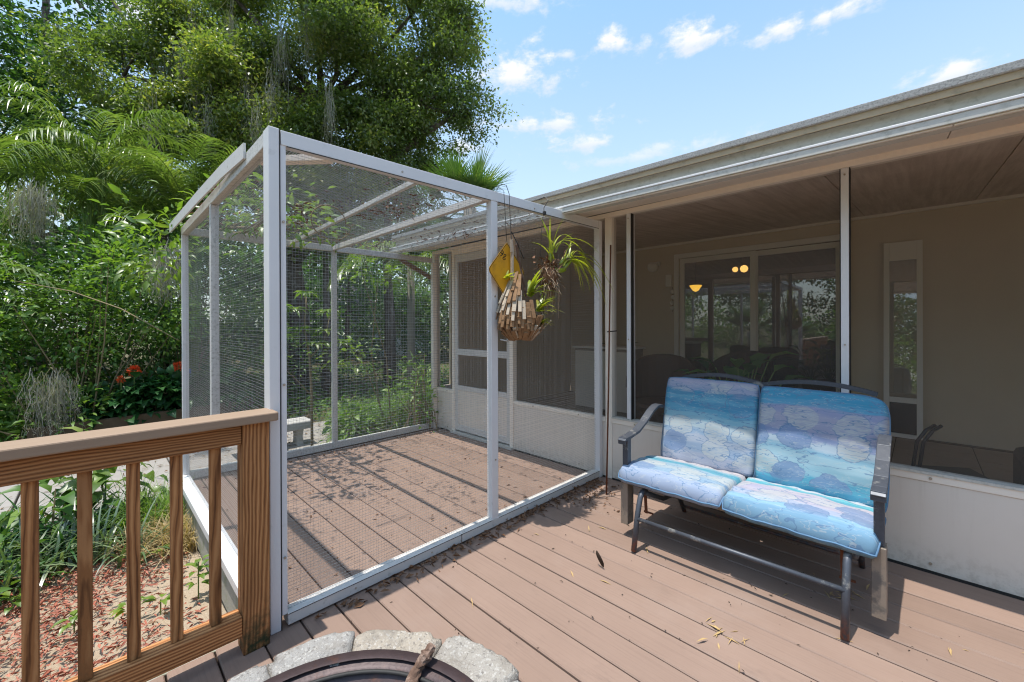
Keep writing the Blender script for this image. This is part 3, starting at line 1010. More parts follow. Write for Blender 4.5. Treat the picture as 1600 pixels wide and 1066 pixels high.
# ------------------------------------------------------------------ wire cage
def cage():
    D, L, H = 2.92, 2.84, 2.445
    c = thing('wire_cage', 'white metal framed walk in cage of fine square wire mesh attached to the house', 'cage', (-1.4, -1.4, 0))

    def tz(y):                       # front top rail climbs a little towards the house
        return H + 0.018 * (y + D)
    # corner post with screen spline strip
    m = MB().box(-.088, 0, -D, -2.872, 0, H + .006)
    part('corner_post', m, 'white_metal', c, bevel=.004)
    m = MB().box(-.080, -.004, -2.868, -2.842, .068, H - .07)
    part('spline_strip', m, 'white_metal', c, bevel=.002)
    # front
    m = MB().beam((-.027, -2.866, tz(-2.866) - .036), (-.027, -.062, tz(-.06) - .036), .054, .072)
    part('top_rail', m, 'white_metal', c, bevel=.003)
    m = MB().box(-.075, .002, -2.842, -1.76, .012, .070)
    part('bottom_rail', m, 'dirty_metal', c, bevel=.003)
    m = MB().box(-.075, .002, -1.757, -.062, .012, .070)
    part('bottom_rail', m, 'dirty_metal', c, bevel=.003)
    m = MB().box(-.055, -.002, -1.475, -1.41, .070, tz(-1.44) - .073)
    part('post', m, 'white_metal', c, bevel=.003)
    m = MB().box(-.058, .002, -.060, -.006, .0, 2.50)
    part('post', m, 'white_metal', c, bevel=.003)
    # left
    m = MB().beam((-.090, -2.893, H - .035), (-L, -2.893, H - .045), .05, .072)
    part('top_rail', m, 'lichen_metal', c, bevel=.003)
    m = MB().box(-L, -.090, -2.965, -2.868, .004, .062)
    part('bottom_rail', m, 'white_metal', c, bevel=.004)
    m = MB().box(-1.465, -1.408, -2.918, -2.868, .064, H - .078)
    part('post', m, 'lichen_metal', c, bevel=.003)
    m = MB().box(-L, -2.788, -2.918, -2.868, .064, H - .082)
    part('post', m, 'white_metal', c, bevel=.003)
    m = MB()
    pts = [(-.42, -2.925, 2.452), (-.9, -2.94, 2.462), (-1.6, -2.955, 2.462), (-2.3, -2.97, 2.452), (-2.98, -2.985, 2.44)]
    for a, b in zip(pts[:-1], pts[1:]):
        m.beam(a, b, .012, .085)
    part('loose_flashing', m, 'dirty_metal', c)
    # back
    m = MB().beam((-L + .027, -2.866, H - .04), (-L + .027, -.07, H - .02), .05, .07)
    part('top_rail', m, 'lichen_metal', c, bevel=.003)
    m = MB().box(-L, -L + .06, -2.866, -.07, .012, .085)
    part('bottom_rail', m, 'lichen_metal', c, bevel=.003)
    m = MB().box(-L + .003, -L + .055, -1.50, -1.445, .086, H - .066)
    part('post', m, 'lichen_metal', c, bevel=.003)
    m = MB().box(-L, -L + .06, -.068, -.008, 0, H - .05)
    part('post', m, 'cream_paint', c, bevel=.003)
    m = MB().beam((-L - .02, -.56, 2.40), (-L - .02, -.03, 2.17), .035, .055)
    part('brace', m, 'brown_wood', c, bevel=.003)
    # dark spline lines and joint gaps on the front frame
    for y0, y1 in ((-2.84, -1.478), (-1.407, -.063)):
        g = MB().beam((.0012, y0, tz(y0) - .0745), (.0012, y1, tz(y1) - .0745), .003, .004)
        part('spline', g, 'dark_box', c)
        part('spline', MB().box(-.003, .0035, y0, y1, .0645, .0675), 'dark_box', c)
    part('joint', MB().box(.0005, .0025, -1.760, -1.757, .012, .070), 'dark_box', c)
    part('joint', MB().box(-.02, .0012, -2.8715, -2.8685, .0, H), 'dark_box', c)
    sc = MB()
    for yy, zz in ((-2.855, .35), (-2.855, 1.2), (-2.855, 2.0), (-1.44, .5), (-1.44, 1.7), (-2.5, .04), (-2.0, .04), (-1.1, .04), (-.5, .04), (-2.2, 2.415), (-1.0, 2.43)):
        sc.tube([(-.003, yy, zz), (.0035, yy, zz)], .006, 8)
    part('screw', sc, 'screw', c, kind='stuff')
    # roof
    m = MB().beam((-.056, -1.49, 2.42), (-L + .056, -1.475, 2.42), .045, .055)
    part('rafter', m, 'dirty_metal', c, bevel=.003)
    m = MB().beam((-.056, -2.03, 2.43), (-L + .056, -1.96, 2.41), .028, .035)
    part('rafter', m, 'lichen_metal', c, bevel=.003)
    m = MB().beam((-.058, -2.60, 2.395), (-.36, -2.872, 2.395), .055, .035)
    part('corner_brace', m, 'cream_paint', c, bevel=.003)

    # hardware cloth: every wire is real, panels joined as uncountable stuff
    wob = np.random.default_rng(3)

    def panel(nm, org, ux, uy, lx, ly, px, py, wid, sag=0.0):
        org, ux, uy = (np.array(q, float) for q in (org, ux, uy))
        nz = np.cross(ux, uy)
        Vs, Fs = [], []
        o = 0

        def wires(a, la, b, lb, pitch, lift, seg, wf):
            nonlocal o
            wid_ = wid * wf
            ts = np.arange(pitch * .5, la - pitch * .4, pitch)
            ts = ts + wob.normal(size=len(ts)) * pitch * .13
            for t in ts:
                us = np.linspace(0, lb, seg + 1)
                off = sag * math.sin(math.pi * t / la) * np.sin(np.pi * us / lb) + lift
                ctr = org + a * t + b[None] * us[:, None] + nz[None] * off[:, None]
                ring = []
                for s1, s2 in ((-1, -1), (1, -1), (1, 1), (-1, 1)):
                    ring.append(ctr + a * wid_ * .5 * s1 + nz * wid_ * .5 * s2)
                V = np.stack(ring, 1).reshape(-1, 3)
                for k in range(seg):
                    for q in range(4):
                        Fs.append((o + k * 4 + q, o + k * 4 + (q + 1) % 4, o + k * 4 + 4 + (q + 1) % 4, o + k * 4 + 4 + q))
                Vs.append(V)
                o += len(V)
        seg = 4 if sag else 1
        wires(ux, lx, uy, ly, px, 0.0, seg, .62)
        wires(uy, ly, ux, lx, py, wid, seg, 1.3)
        link(nm, np_mesh(nm, np.concatenate(Vs), np.array(Fs)), 'wire', c, kind='stuff')
    P = 0.0165
    panel('wire_mesh', (-.040, -2.845, .06), (0, 1, 0), (0, 0, 1), 1.375, 2.33, P, P, .0009, .006)
    panel('wire_mesh', (-.040, -1.412, .06), (0, 1, 0), (0, 0, 1), 1.355, 2.35, P, P, .0009, .006)
    panel('wire_mesh', (-.090, -2.893, .05), (-1, 0, 0), (0, 0, 1), 1.32, 2.33, P, P, .0007, .008)
    panel('wire_mesh', (-1.465, -2.893, .05), (-1, 0, 0), (0, 0, 1), 1.33, 2.33, P, P, .0007, .012)
    panel('wire_mesh', (-L + .03, -2.868, .08), (0, 1, 0), (0, 0, 1), 1.37, 2.31, P, P, .0009, .006)
    panel('wire_mesh', (-L + .03, -1.446, .08), (0, 1, 0), (0, 0, 1), 1.38, 2.32, P, P, .0009, .006)
    panel('wire_mesh', (-.05, -2.87, 2.447), (-1, 0, 0), (0, 1, 0), 2.74, 2.26, P, P, .0009, -.03)


cage()


# ------------------------------------------------------------------ wooden railing
def railing():
    r = thing('wooden_railing', 'reddish stained timber railing with flat tan cap board beside the cage', 'railing', (0, -3.0, 0))
    def piece(nm, x0, x1, y0, y1, z0, z1, mt, bev):
        # each timber is modelled about its own centre so that its grain is its own
        c = Vector(((x0 + x1) / 2, (y0 + y1) / 2, (z0 + z1) / 2))
        me = MB().box(x0 - c.x, x1 - c.x, y0 - c.y, y1 - c.y, z0 - c.z, z1 - c.z).mesh(nm)
        o = link(nm, me, mt, r, bevel=bev)
        o.location = c - Vector(r['base'])
        return o
    piece('post', -.052, .052, -3.042, -2.935, 0.001, 1.046, 'wood_z', .004)
    piece('cap_board', -.062, .088, -6.5, -2.905, 1.047, 1.088, 'cap_board', .006)
    piece('upper_rail', -.040, .044, -6.5, -3.044, .955, 1.044, 'wood_y', .004)
    piece('lower_rail', -.044, .046, -6.5, -3.044, .085, .175, 'wood_y', .004)
    y = -3.137
    me = MB().box(-.020, .020, -.020, .020, -.389, .389).mesh('baluster')
    while y > -6.4:
        o = link('baluster', me, 'wood_z', r, bevel=.003)
        o.location = Vector((0.0, y, .565)) - Vector(r['base'])
        y -= .1332
    piece('post', -.052, .052, -6.62, -6.51, 0.001, 1.046, 'wood_z', .004)


railing()


# ------------------------------------------------------------------ fire pit
def fire_pit():
    cx, cy = 1.147, -3.133
    f = thing('fire_pit', 'round fire pit ringed with rough tumbled stone blocks and a rusty bowl', 'fire pit', (cx, cy, 0))
    top = .25
    n = 15
    cuts = [174, 147, 115, 85, 54, 22, -10, -41, -70, -100, -131, -160, -186]
    edges = [(R(b), R(a)) for a, b in zip(cuts[:-1], cuts[1:])]

    def stone(a0, a1, z0, z1, jit):
        bm = bmesh.new()
        NA, NR, NZ = 22, 12, 8
        r0, r1 = .505 + random.uniform(-.006, .006), .680 + random.uniform(-.018, .018)
        g = .002
        tilt, sk = random.uniform(-.012, .012), random.uniform(-.02, .02)
        vs = {}
        cm = (a0 + a1) / 2
        ctr = np.array((cx + (r0 + r1) / 2 * math.cos(cm), cy + (r0 + r1) / 2 * math.sin(cm), (z0 + z1) / 2))
        for i in range(NA + 1):
            for j in range(NR + 1):
                for k in range(NZ + 1):
                    if i in (0, NA) or j in (0, NR) or k in (0, NZ):
                        u, v, t = i / NA, j / NR, k / NZ
                        # rounded-over arrises
                        e = [max(0.0, abs(q - .5) * 2 - .80) / .20 for q in (u, v, t)]
                        rr = r0 + (r1 - r0) * v
                        ang = a0 + g / rr + (a1 - a0 - 2 * g / rr) * u
                        q = Vector((cx + rr * math.cos(ang), cy + rr * math.sin(ang), z0 + (z1 - z0) * t + tilt * (u - .5) * 2 * t + sk * (v - .5) * t))
                        pull = .010 * (e[0] * e[1] + e[1] * e[2] + e[0] * e[2]) + .008 * e[0] * e[1] * e[2]
                        dv = Vector(ctr) - q
                        d = noise.fractal((q + Vector((jit * 3, 0, 0))) * 14, 1.0, 2.0, 4) * .0075 + noise.noise(q * 95) * .0016
                        if e[1] > .3 and v > .5 or e[2] > .3 and t > .5:
                            chip = noise.noise(q * 22 + Vector((0, jit * 5, 0)))
                            pull += max(0, chip - .05) * .030 * max(e)
                        q += dv.normalized() * (pull - d * .8)
                        vs[i, j, k] = bm.verts.new(q)

        def quad(*ks):
            bm.faces.new([vs[q] for q in ks])
        for i in range(NA):
            for j in range(NR):
                for k in (0, NZ):
                    quad((i, j, k), (i + 1, j, k), (i + 1, j + 1, k), (i, j + 1, k))
        for i in range(NA):
            for k in range(NZ):
                for j in (0, NR):
                    quad((i, j, k), (i + 1, j, k), (i + 1, j, k + 1), (i, j, k + 1))
        for j in range(NR):
            for k in range(NZ):
                for i in (0, NA):
                    quad((i, j, k), (i, j + 1, k), (i, j + 1, k + 1), (i, j, k + 1))
        bmesh.ops.recalc_face_normals(bm, faces=bm.faces)
        me = bpy.data.meshes.new('stone')
        bm.to_mesh(me)
        bm.free()
        link('stone', me, 'stone', f, smooth=True)
    for q, (a0, a1) in enumerate(edges):
        stone(a0, a1, .118, top + random.uniform(-.004, .006), q * 1.7)
        stone(a0 + R(16), a1 + R(16), .002, .115, q * 2.9 + 5)
    m = MB().lathe((cx, cy, 0), [(.500, .262), (.535, .268), (.538, .262), (.530, .254), (.492, .246), (.475, .236), (.42, .14), (.3, .065), (.0, .045)], 64)
    part('bowl', m, 'rust_bowl', f, smooth=True)
    m = MB().lathe((cx, cy, 0), [(.476, .2425), (.470, .246), (.462, .243), (.463, .236)], 64)
    part('rim_bead', m, 'dark_box', f, smooth=True)
    # half burnt stick leaning on the rim
    pts, rs = [], []
    p0, p1 = np.array((.98, -2.86, .10)), np.array((.945, -2.645, .325))
    st = MB()
    K = 26
    for i in range(K + 1):
        t = i / K
        p = p0 + (p1 - p0) * t + np.array((.010 * math.sin(t * 7), 0, .004 * math.sin(t * 11)))
        pts.append(p)
        rs.append(.024 - .007 * t + .003 * math.sin(t * 23) + rng.normal() * .0012)
    st.tube(pts, rs, 11)
    for i, q in enumerate(st.v):
        st.v[i] = tuple(np.array(q) + rng.normal(size=3) * .0018)
    o = link('charred_stick', st.mesh('charred_stick'), 'stick_wood')
    tag(o, 'split weathered stick standing in the fire pit bowl', 'firewood')


fire_pit()


# ------------------------------------------------------------------ glider bench and cushions
def glider():
    g = thing('glider_bench', 'dark grey metal two seat glider bench standing by the knee wall', 'bench', (1.42, -.65, 0))
    XL, XR_ = .745, 2.078
    # seat frame
    m = MB()
    m.box(XL + .03, XR_ - .03, -.885, -.845, .375, .425)
    m.box(XL + .03, XR_ - .03, -.36, -.325, .335, .375)
    for x in (XL + .03, 1.40, XR_ - .05):
        m.beam((x, -.86, .395), (x, -.34, .355), .03, .035)
    part('seat_frame', m, 'bench_leg', g, bevel=.004)
    # seat slings
    for x0, x1 in ((XL + .06, 1.385), (1.43, XR_ - .08)):
        m = MB()
        m.quadbox(((x0 + x1) / 2, -.6, .382), ((x1 - x0) / 2, 0, 0), (0, .25, .0195), (0, -.0003, .004))
        part('seat_sling', m, 'dark_box', g)
    # back frame: side uprights and the double arched crest
    m = MB()
    for x in (XL + .06, XR_ - .08):
        m.tube([(x, -.32, .34), (x, -.29, .5), (x, -.235, .75), (x, -.185, 1.03)], .016, 10)
    crest = []
    for s0, s1 in ((XL + .115, 1.425), (1.425, XR_ - .045)):
        for i in range(13):
            t = i / 12
            crest.append((s0 + (s1 - s0) * t, -.175 - .012 * math.sin(math.pi * t), 1.060 + .046 * math.sin(math.pi * t) ** .9))
    for a, b in zip(crest[:-1], crest[1:]):
        if a[0] != b[0]:
            m.beam(a, (b[0] + .002, b[1], b[2]), .034, .026)
    part('back_frame', m, 'bench_metal', g, smooth=False)
    m = MB().tube([(1.425, -.32, .34), (1.425, -.24, .75), (1.425, -.19, 1.062)], .012, 8)
    part('centre_upright', m, 'bench_metal', g, smooth=True)
    # arms: flat formed strap that dips to the front, and its upright running down as a hanger leg
    for side, x in ((-1, XL - .005), (1, XR_)):
        prof = [(-.325, .835), (-.36, .85), (-.42, .85), (-.50, .822), (-.60, .765), (-.72, .712), (-.84, .694), (-.915, .690), (-.928, .676)]
        m = MB()
        for a, b in zip(prof[:-1], prof[1:]):
            m.beam((x, a[0], a[1]), (x, b[0] - .003, b[1]), .058, .020)
        m.box(x - .029, x + .029, -.932, -.922, .655, .688)
        part('armrest', m, 'bench_metal', g, bevel=.003)
        m = MB()
        m.box(x - .02, x + .02, -.885, -.835, .430, .684)
        part('arm_post', m, 'bench_metal', g, bevel=.003)
        m = MB()
        m.box(x - .027, x + .027, -.900, -.815, .090, .428)
        part('leg', m, 'bench_leg', g, bevel=.003)
    # gliding base
    for x in (.885, 1.965):
        m = MB()
        m.tube([(x, -1.035, .008), (x, -.985, .225), (x, -.945, .33), (x, -.915, .358), (x, -.87, .362)], .0175, 12)
        m.tube([(x, -.88, .345), (x, -.60, .22), (x, -.42, .20), (x, -.36, .26), (x, -.34, .30)], .016, 12)
        m.tube([(x, -.40, .24), (x, -.30, .12), (x, -.22, .008)], .0165, 12)
        part('base_frame', m, 'bench_metal', g, smooth=True)
        for yy in (-.82, -.42):
            sw = part('swing_link', MB().beam((x - .03, yy, .36), (x - .03, yy + .02, .17), .006, .02, (1, 0, 0)), 'rust', g)
            part('pin', MB().tube([(x - .045, yy + .02, .18), (x + .02, yy + .02, .18)], .007, 8), 'rust', sw)
    m = MB().tube([(.885, -.992, .205), (1.965, -.992, .215)], .013, 10)
    part('foot_bar', m, 'bench_metal', g, smooth=True)
    m = MB().tube([(.885, -.25, .06), (1.965, -.25, .06)], .011, 10)
    part('rear_bar', m, 'bench_metal', g, smooth=True)

    def cushion(name, label, mat, w, h, t, mtx, sag=0.0, round_r=.06, crown=1.0, seed=0, fringe=0.0, corner=None):
        """soft slab: local x across, y along, z out of the face; u,v laid over the face and wrapped down the edges"""
        NX, NY = 34, 34
        V, F, UV = [], [], []
        def surf(side):
            b = len(V)
            for j in range(NY + 1):
                for i in range(NX + 1):
                    u, v = i / NX * 2 - 1, j / NY * 2 - 1
                    # rounded plan
                    ex, ey = abs(u), abs(v)
                    k = 1 - .035 * (ex ** 6) * (ey ** 6)
                    if corner and u > .5 and v > .5:
                        k -= corner * ((u - .5) * 2) ** 2.2 * ((v - .5) * 2) ** 2.2
                    x, y = u * w / 2 * k, v * h / 2 * k
                    edge = (1 - ex ** 18) * (1 - ey ** 18)
                    puff = max(0.0, edge) ** .25
                    z = side * t / 2 * (puff * (.78 + .22 * (1 - u * u) * (1 - v * v) * crown))
                    if side > 0:
                        wr = .0035 * math.sin(7 * u + 3 * v + seed) * math.sin(9 * v - 2 * u + seed * 2) + .0025 * math.sin(19 * u * v + 5 * u + seed)
                        wr += .010 * max(0, ey - .7) * math.sin(13 * u + seed * 3) + .010 * max(0, ex - .7) * math.sin(11 * v + seed)
                        z += wr * puff
                    z -= sag * (v * v) * .5 - sag * .12
                    if fringe and v < -.7:
                        z -= fringe * ((-v - .7) / .3) ** 2 * (1 + .05 * math.sin(9 * u + seed) + .03 * math.sin(21 * u))
                        y += fringe * .35 * ((-v - .7) / .3) ** 2
                    V.append((x, y, z))
                    UV.append(((u + 1) / 2, (v + 1) / 2))
            return b
        b0, b1 = surf(1), surf(-1)
        for j in range(NY):
            for i in range(NX):
                a = j * (NX + 1) + i
                F.append((b0 + a, b0 + a + 1, b0 + a + NX + 2, b0 + a + NX + 1))
                F.append((b1 + a, b1 + a + NX + 1, b1 + a + NX + 2, b1 + a + 1))
        me = bpy.data.meshes.new(name)
        me.from_pydata(V, [], F)
        uvl = me.uv_layers.new(name='UVMap')
        arr = np.array(UV, np.float32)
        idx = np.empty(len(me.loops), np.int32)
        me.loops.foreach_get('vertex_index', idx)
        uvl.data.foreach_set('uv', arr[idx].ravel())
        bm = bmesh.new()
        bm.from_mesh(me)
        bmesh.ops.remove_doubles(bm, verts=bm.verts, dist=1e-5)
        bmesh.ops.recalc_face_normals(bm, faces=bm.faces)
        bm.to_mesh(me)
        bm.free()
        o = link(name, me, mat, smooth=True)
        o.matrix_world = mtx
        tag(o, label, 'cushion')
        ring = [(0, i) for i in range(NX)] + [(j, NX) for j in range(NY)] + [(NY, NX - i) for i in range(NX)] + [(NY - j, 0) for j in range(NY)]
        pts = []
        for j, i in ring + ring[:1]:
            q = np.array(V[b0 + j * (NX + 1) + i])
            pts.append(q * np.array((.995, .995, 1)))
        link('piping', MB().tube(pts, .0052, 7, caps=False).mesh('piping'), 'piping', o, smooth=True)
        return o

    def frame(o, ex, ey):
        ex, ey = Vector(ex).normalized(), Vector(ey).normalized()
        ez = ex.cross(ey).normalized()
        ey = ez.cross(ex)
        m = Matrix((ex, ey, ez)).transposed().to_4x4()
        m.translation = Vector(o)
        return m
    # back cushions lean, seat cushions slope gently to the rear
    cushion('back_cushion', 'back cushion with a lilac top band over teal, nearer the cage', 'print_lilac_top', .665, .66, .10,
            frame((1.085, -.285, .745), (1, 0.02, 0), (0, .25, 1)), seed=1, crown=.8)
    cushion('back_cushion', 'back cushion with a teal top band over lilac, bulging at its outer edge', 'print_teal_top', .675, .66, .11,
            frame((1.755, -.290, .735), (1, 0, -.01), (0, .25, 1)), seed=4, crown=1.0, corner=.06)
    cushion('seat_cushion', 'seat cushion with pale ovals below a narrow teal stripe, nearer the cage', 'print_pale_seat', .69, .58, .11,
            frame((1.048, -.668, .448), (1, 0, 0), (0, 1, -.085)), seed=2, sag=.02, fringe=.045)
    cushion('seat_cushion', 'seat cushion with broad pinkish lilac middle and blue front, by the right armrest', 'print_stripe_seat', .70, .58, .115,
            frame((1.735, -.670, .440), (1, 0, -.012), (0, 1, -.085)), seed=6, sag=.02, fringe=.05)


glider()


# ------------------------------------------------------------------ things inside the porch and room
def interior():
    # wicker chairs
    def wicker(x, y, rz, label, s=1.0):
        t = thing('wicker_chair', label, 'chair', (x, y, .15), 'wicker chairs on the porch')
        t.rotation_euler.z = rz
        t['base'] = [0.0, 0.0, 0.0]

        def shell(z0, z1, a0, a1, r, th):
            b = MB()
            n = 14
            for i in range(n + 1):
                a = a0 + (a1 - a0) * i / n
                u = abs(i / n * 2 - 1)
                top = z1 - (z1 - z0) * .45 * u ** 2.4
                for rr in (r, r + th):
                    b.v += [(rr * math.sin(a), rr * math.cos(a), z0), (rr * math.sin(a) * 1.04, rr * math.cos(a) * 1.10, top)]
            for i in range(n):
                k = i * 4
                b.f += [(k, k + 1, k + 5, k + 4), (k + 2, k + 6, k + 7, k + 3), (k + 1, k + 3, k + 7, k + 5), (k, k + 4, k + 6, k + 2)]
            b.f += [(0, 2, 3, 1), (n * 4, n * 4 + 1, n * 4 + 3, n * 4 + 2)]
            return b
        part('backrest', shell(.12, .98 * s, R(-105), R(105), .36, .03), 'wicker', t, smooth=False)
        part('seat', MB().lathe((0, 0, 0), [(0, .40), (.33, .40), (.345, .36), (.33, .30), (0, .30)], 20), 'wicker', t)
        part('seat_base', MB().lathe((0, 0, 0), [(.30, .30), (.31, .02), (.28, 0)], 20), 'wicker', t)
        rim = []
        for i in range(15):
            a = R(-105) + R(210) * i / 14
            u = abs(i / 14 * 2 - 1)
            rim.append((.38 * math.sin(a) * 1.04, .38 * math.cos(a) * 1.1, .98 * s - (.98 * s - .12) * .45 * u ** 2.4))
        part('rim', MB().tube(rim, .022, 8), 'wicker', t, smooth=True)
    wicker(-.03, 1.35, R(20), 'rounded brown wicker armchair behind the narrow screen mullion', .95)
    wicker(.42, 2.35, R(-30), 'darker wicker chair further back beside the sliding door frame', .98)

    def potted(x, y, label, n, ln, zc, mat='dark_leaf', wd=.14):
        t = thing('potted_plant', label, 'plant', (x, y, .15), 'potted plants on the porch')
        part('pot', MB().lathe((x, y, .15), [(0, 0), (.11, 0), (.15, .26), (.165, .27), (.165, .30), (.14, .30), (.13, .24), (0, .24)], 18), 'terracotta', t)
        a = rng.uniform(0, 2 * np.pi, n)
        el = rng.uniform(.3, 1.2, n)
        T = np.stack([np.cos(a) * np.cos(el), np.sin(a) * np.cos(el), np.sin(el)], 1)
        h = rng.uniform(.35, zc, n)
        P = np.array((x, y, .42)) + T * (h[:, None] * np.array((.55, .55, .9)))
        V, F = broad_arrays(P, T * np.array((1, 1, .25)) + np.array((0, 0, .12)), np.tile((0, 0, 1.0), (n, 1)), rng.uniform(ln * .7, ln * 1.2, n), rng.uniform(wd * .8, wd * 1.2, n), .5)
        link('foliage', np_mesh('foliage', V, F), mat, t, smooth=True)
        st = MB()
        for p in P:
            st.tube([(x, y, .38), (np.array((x, y, .42)) * .5 + p * .5) + np.array((0, 0, .03)), p], .006, 5)
        part('stem', st, 'green_stem', t)
    potted(1.02, .75, 'broad leaved green houseplant behind the glider crest', 26, .27, .92, 'shrub_leaf', .15)
    potted(.78, .95, 'dark glossy houseplant to the left of the broad leaved one', 30, .24, .82, 'dark_leaf', .10)
    potted(-1.25, 2.5, 'dark leafy houseplant in the porch corner by the cage', 40, .2, .9, 'dark_leaf', .09)
    # pet door insert leaning on the wall
    t = thing('pet_door_panel', 'tall white sliding door pet panel leaning on the porch wall', 'door panel', (2.07, 3.1, .15))
    m = MB()
    x0, x1 = 1.905, 2.24

    def yz(z):
        return 3.255 - (2.46 - z) * .05
    for a, b, z0, z1 in ((x0, x0 + .05, .155, 2.46), (x1 - .05, x1, .155, 2.46)):
        m.quadbox(((a + b) / 2, yz((z0 + z1) / 2), (z0 + z1) / 2), ((b - a) / 2, 0, 0), (0, .018, -.0009), (0, (z1 - z0) / 2 * .05, (z1 - z0) / 2))
    for z0, z1 in ((.155, .20), (.56, .62), (2.24, 2.46)):
        m.quadbox(((x0 + x1) / 2, yz((z0 + z1) / 2), (z0 + z1) / 2), ((x1 - x0) / 2 - .051, 0, 0), (0, .017, 0), (0, (z1 - z0) / 2 * .05, (z1 - z0) / 2))
    part('panel_frame', m, 'trim_white', t)
    m = MB()
    m.v += [(x0 + .05, yz(.62), .62), (x1 - .05, yz(.62), .62), (x1 - .05, yz(2.24), 2.24), (x0 + .05, yz(2.24), 2.24)]
    m.f.append((0, 1, 2, 3))
    part('pane', m, 'glass', t)
    part('flap', MB().quadbox(((x0 + x1) / 2, yz(.38), .38), ((x1 - x0) / 2 - .052, 0, 0), (0, .006, 0), (0, .009, .178)), 'dark_box', t)
    t = thing('storage_cabinet', 'pale beige cabinet standing in the porch behind the cage screen', 'cabinet', (-1.3, 2.1, .15))
    part('body', MB().box(-1.75, -.80, 1.95, 2.4, .152, 1.12), 'tile', t, bevel=.01)
    for q in (-1.74, -1.27):
        part('door', MB().box(q + .01, q + .45, 1.93, 1.949, .2, 1.08), 'cream_paint', t, bevel=.004)
    part('top', MB().box(-1.78, -.77, 1.92, 2.42, 1.121, 1.15), 'trim_white', t)
    # wall light, thermometer, hanging ornament
    t = thing('wall_light', 'white jelly jar wall light left of the sliding door', 'wall light', (-1.03, 3.29, 2.48))
    part('mount', MB().box(-1.12, -.94, 3.262, 3.299, 2.49, 2.56), 'trim_white', t, bevel=.006)
    part('globe', MB().lathe((-1.03, 3.20, 2.40), [(0, -.02), (.06, 0), (.085, .05), (.08, .11), (.06, .13), (0, .13)], 16), 'trim_white', t, smooth=True)
    t = thing('doorbell_box', 'small white box on the porch wall below the light', 'wall box', (-.78, 3.28, 2.2))
    part('case', MB().box(-.83, -.735, 3.25, 3.299, 2.12, 2.32), 'trim_white', t, bevel=.01)
    t = thing('wall_ornament', 'string of small pale shells hanging below the wall box', 'ornament', (-.72, 3.27, 1.7))
    for i, z in enumerate((2.03, 1.94, 1.85, 1.76)):
        part('shell', MB().lathe((-.72 + .012 * math.sin(i * 2), 3.27, z), [(0, .04), (.03, .02), (.036, 0), (.024, -.03), (0, -.036)], 10), 'trim_white', t, smooth=True)
    part('string', MB().tube([(-.72, 3.27, 2.11), (-.72, 3.27, 1.7)], .003, 5), 'dark_wire', t)
    # lit lamps seen through the slider
    t = thing('ceiling_lamp', 'lit two bulb ceiling fixture glowing amber behind the glass door', 'lamp', (-.30, 5.5, 2.9))
    part('canopy', MB().lathe((-.30, 5.5, 2.86), [(0, 0), (.07, 0), (.08, .06), (0, .08)], 16), 'trim_white', t)
    part('arm', MB().tube([(-.30, 5.5, 2.88), (-.30, 5.5, 2.66), (-.24, 5.5, 2.64)], .01, 6).tube([(-.30, 5.5, 2.66), (-.38, 5.5, 2.64)], .01, 6), 'dark_wire', t)
    for bx, r in ((-.25, .075), (-.41, .055)):
        part('bulb', MB().lathe((bx, 5.5, 2.58), [(0, -r), (r * .7, -r * .7), (r, 0), (r * .7, r * .7), (0, r)], 14), 'bulb', t, smooth=True)
    t = thing('pendant_lamp', 'lit yellow glass pendant shade at the left of the glass door', 'lamp', (-1.56, 6.5, 2.9))
    part('shade', MB().lathe((-1.56, 6.5, 2.33), [(0, -.075), (.06, -.05), (.14, .075), (.13, .08), (0, .06)], 18), 'lamp_shade_lit', t, smooth=True)
    part('rod', MB().tube([(-1.56, 6.5, 2.4), (-1.56, 6.5, 2.95)], .008, 6), 'dark_wire', t)
    # bent tube chair and a dark ottoman at the far right
    t = thing('tube_chair', 'black bent tube chair back showing above the sill', 'chair', (2.2, 1.0, .15))
    for dx in (0, .035):
        part('tube_frame', MB().tube([(2.30 + dx, 1.08, .70), (2.25 + dx, 1.03, .66), (2.20 + dx, 1.0, .57), (2.17 + dx, 1.0, .30), (2.17 + dx, 1.0, .16), (2.45 + dx, 1.3, .16)], .012, 8), 'black_tube', t, smooth=True)
    part('sling_seat', MB().quadbox((2.40, 1.20, .30), (.16, .1, 0), (-.06, .16, 0), (0, 0, .02)), 'black_tube', t)
    t = thing('porch_speaker', 'dark rounded box on the porch floor at the right edge', 'box', (2.85, 1.3, .15))
    part('case', MB().box(2.72, 3.1, 1.05, 1.45, .152, .56), 'dark_box', t, bevel=.05)
    # dining table and chairs as dark shapes in the room
    t = thing('dining_table', 'dark dining table beyond the glass door', 'table', (.2, 5.6, .14))
    part('top', MB().lathe((.2, 5.6, .14), [(0, .72), (.6, .72), (.62, .74), (.6, .76), (0, .76)], 24), 'wicker', t)
    part('pedestal', MB().lathe((.2, 5.6, .14), [(.3, 0), (.08, .1), (.07, .71)], 12), 'wicker', t)


interior()


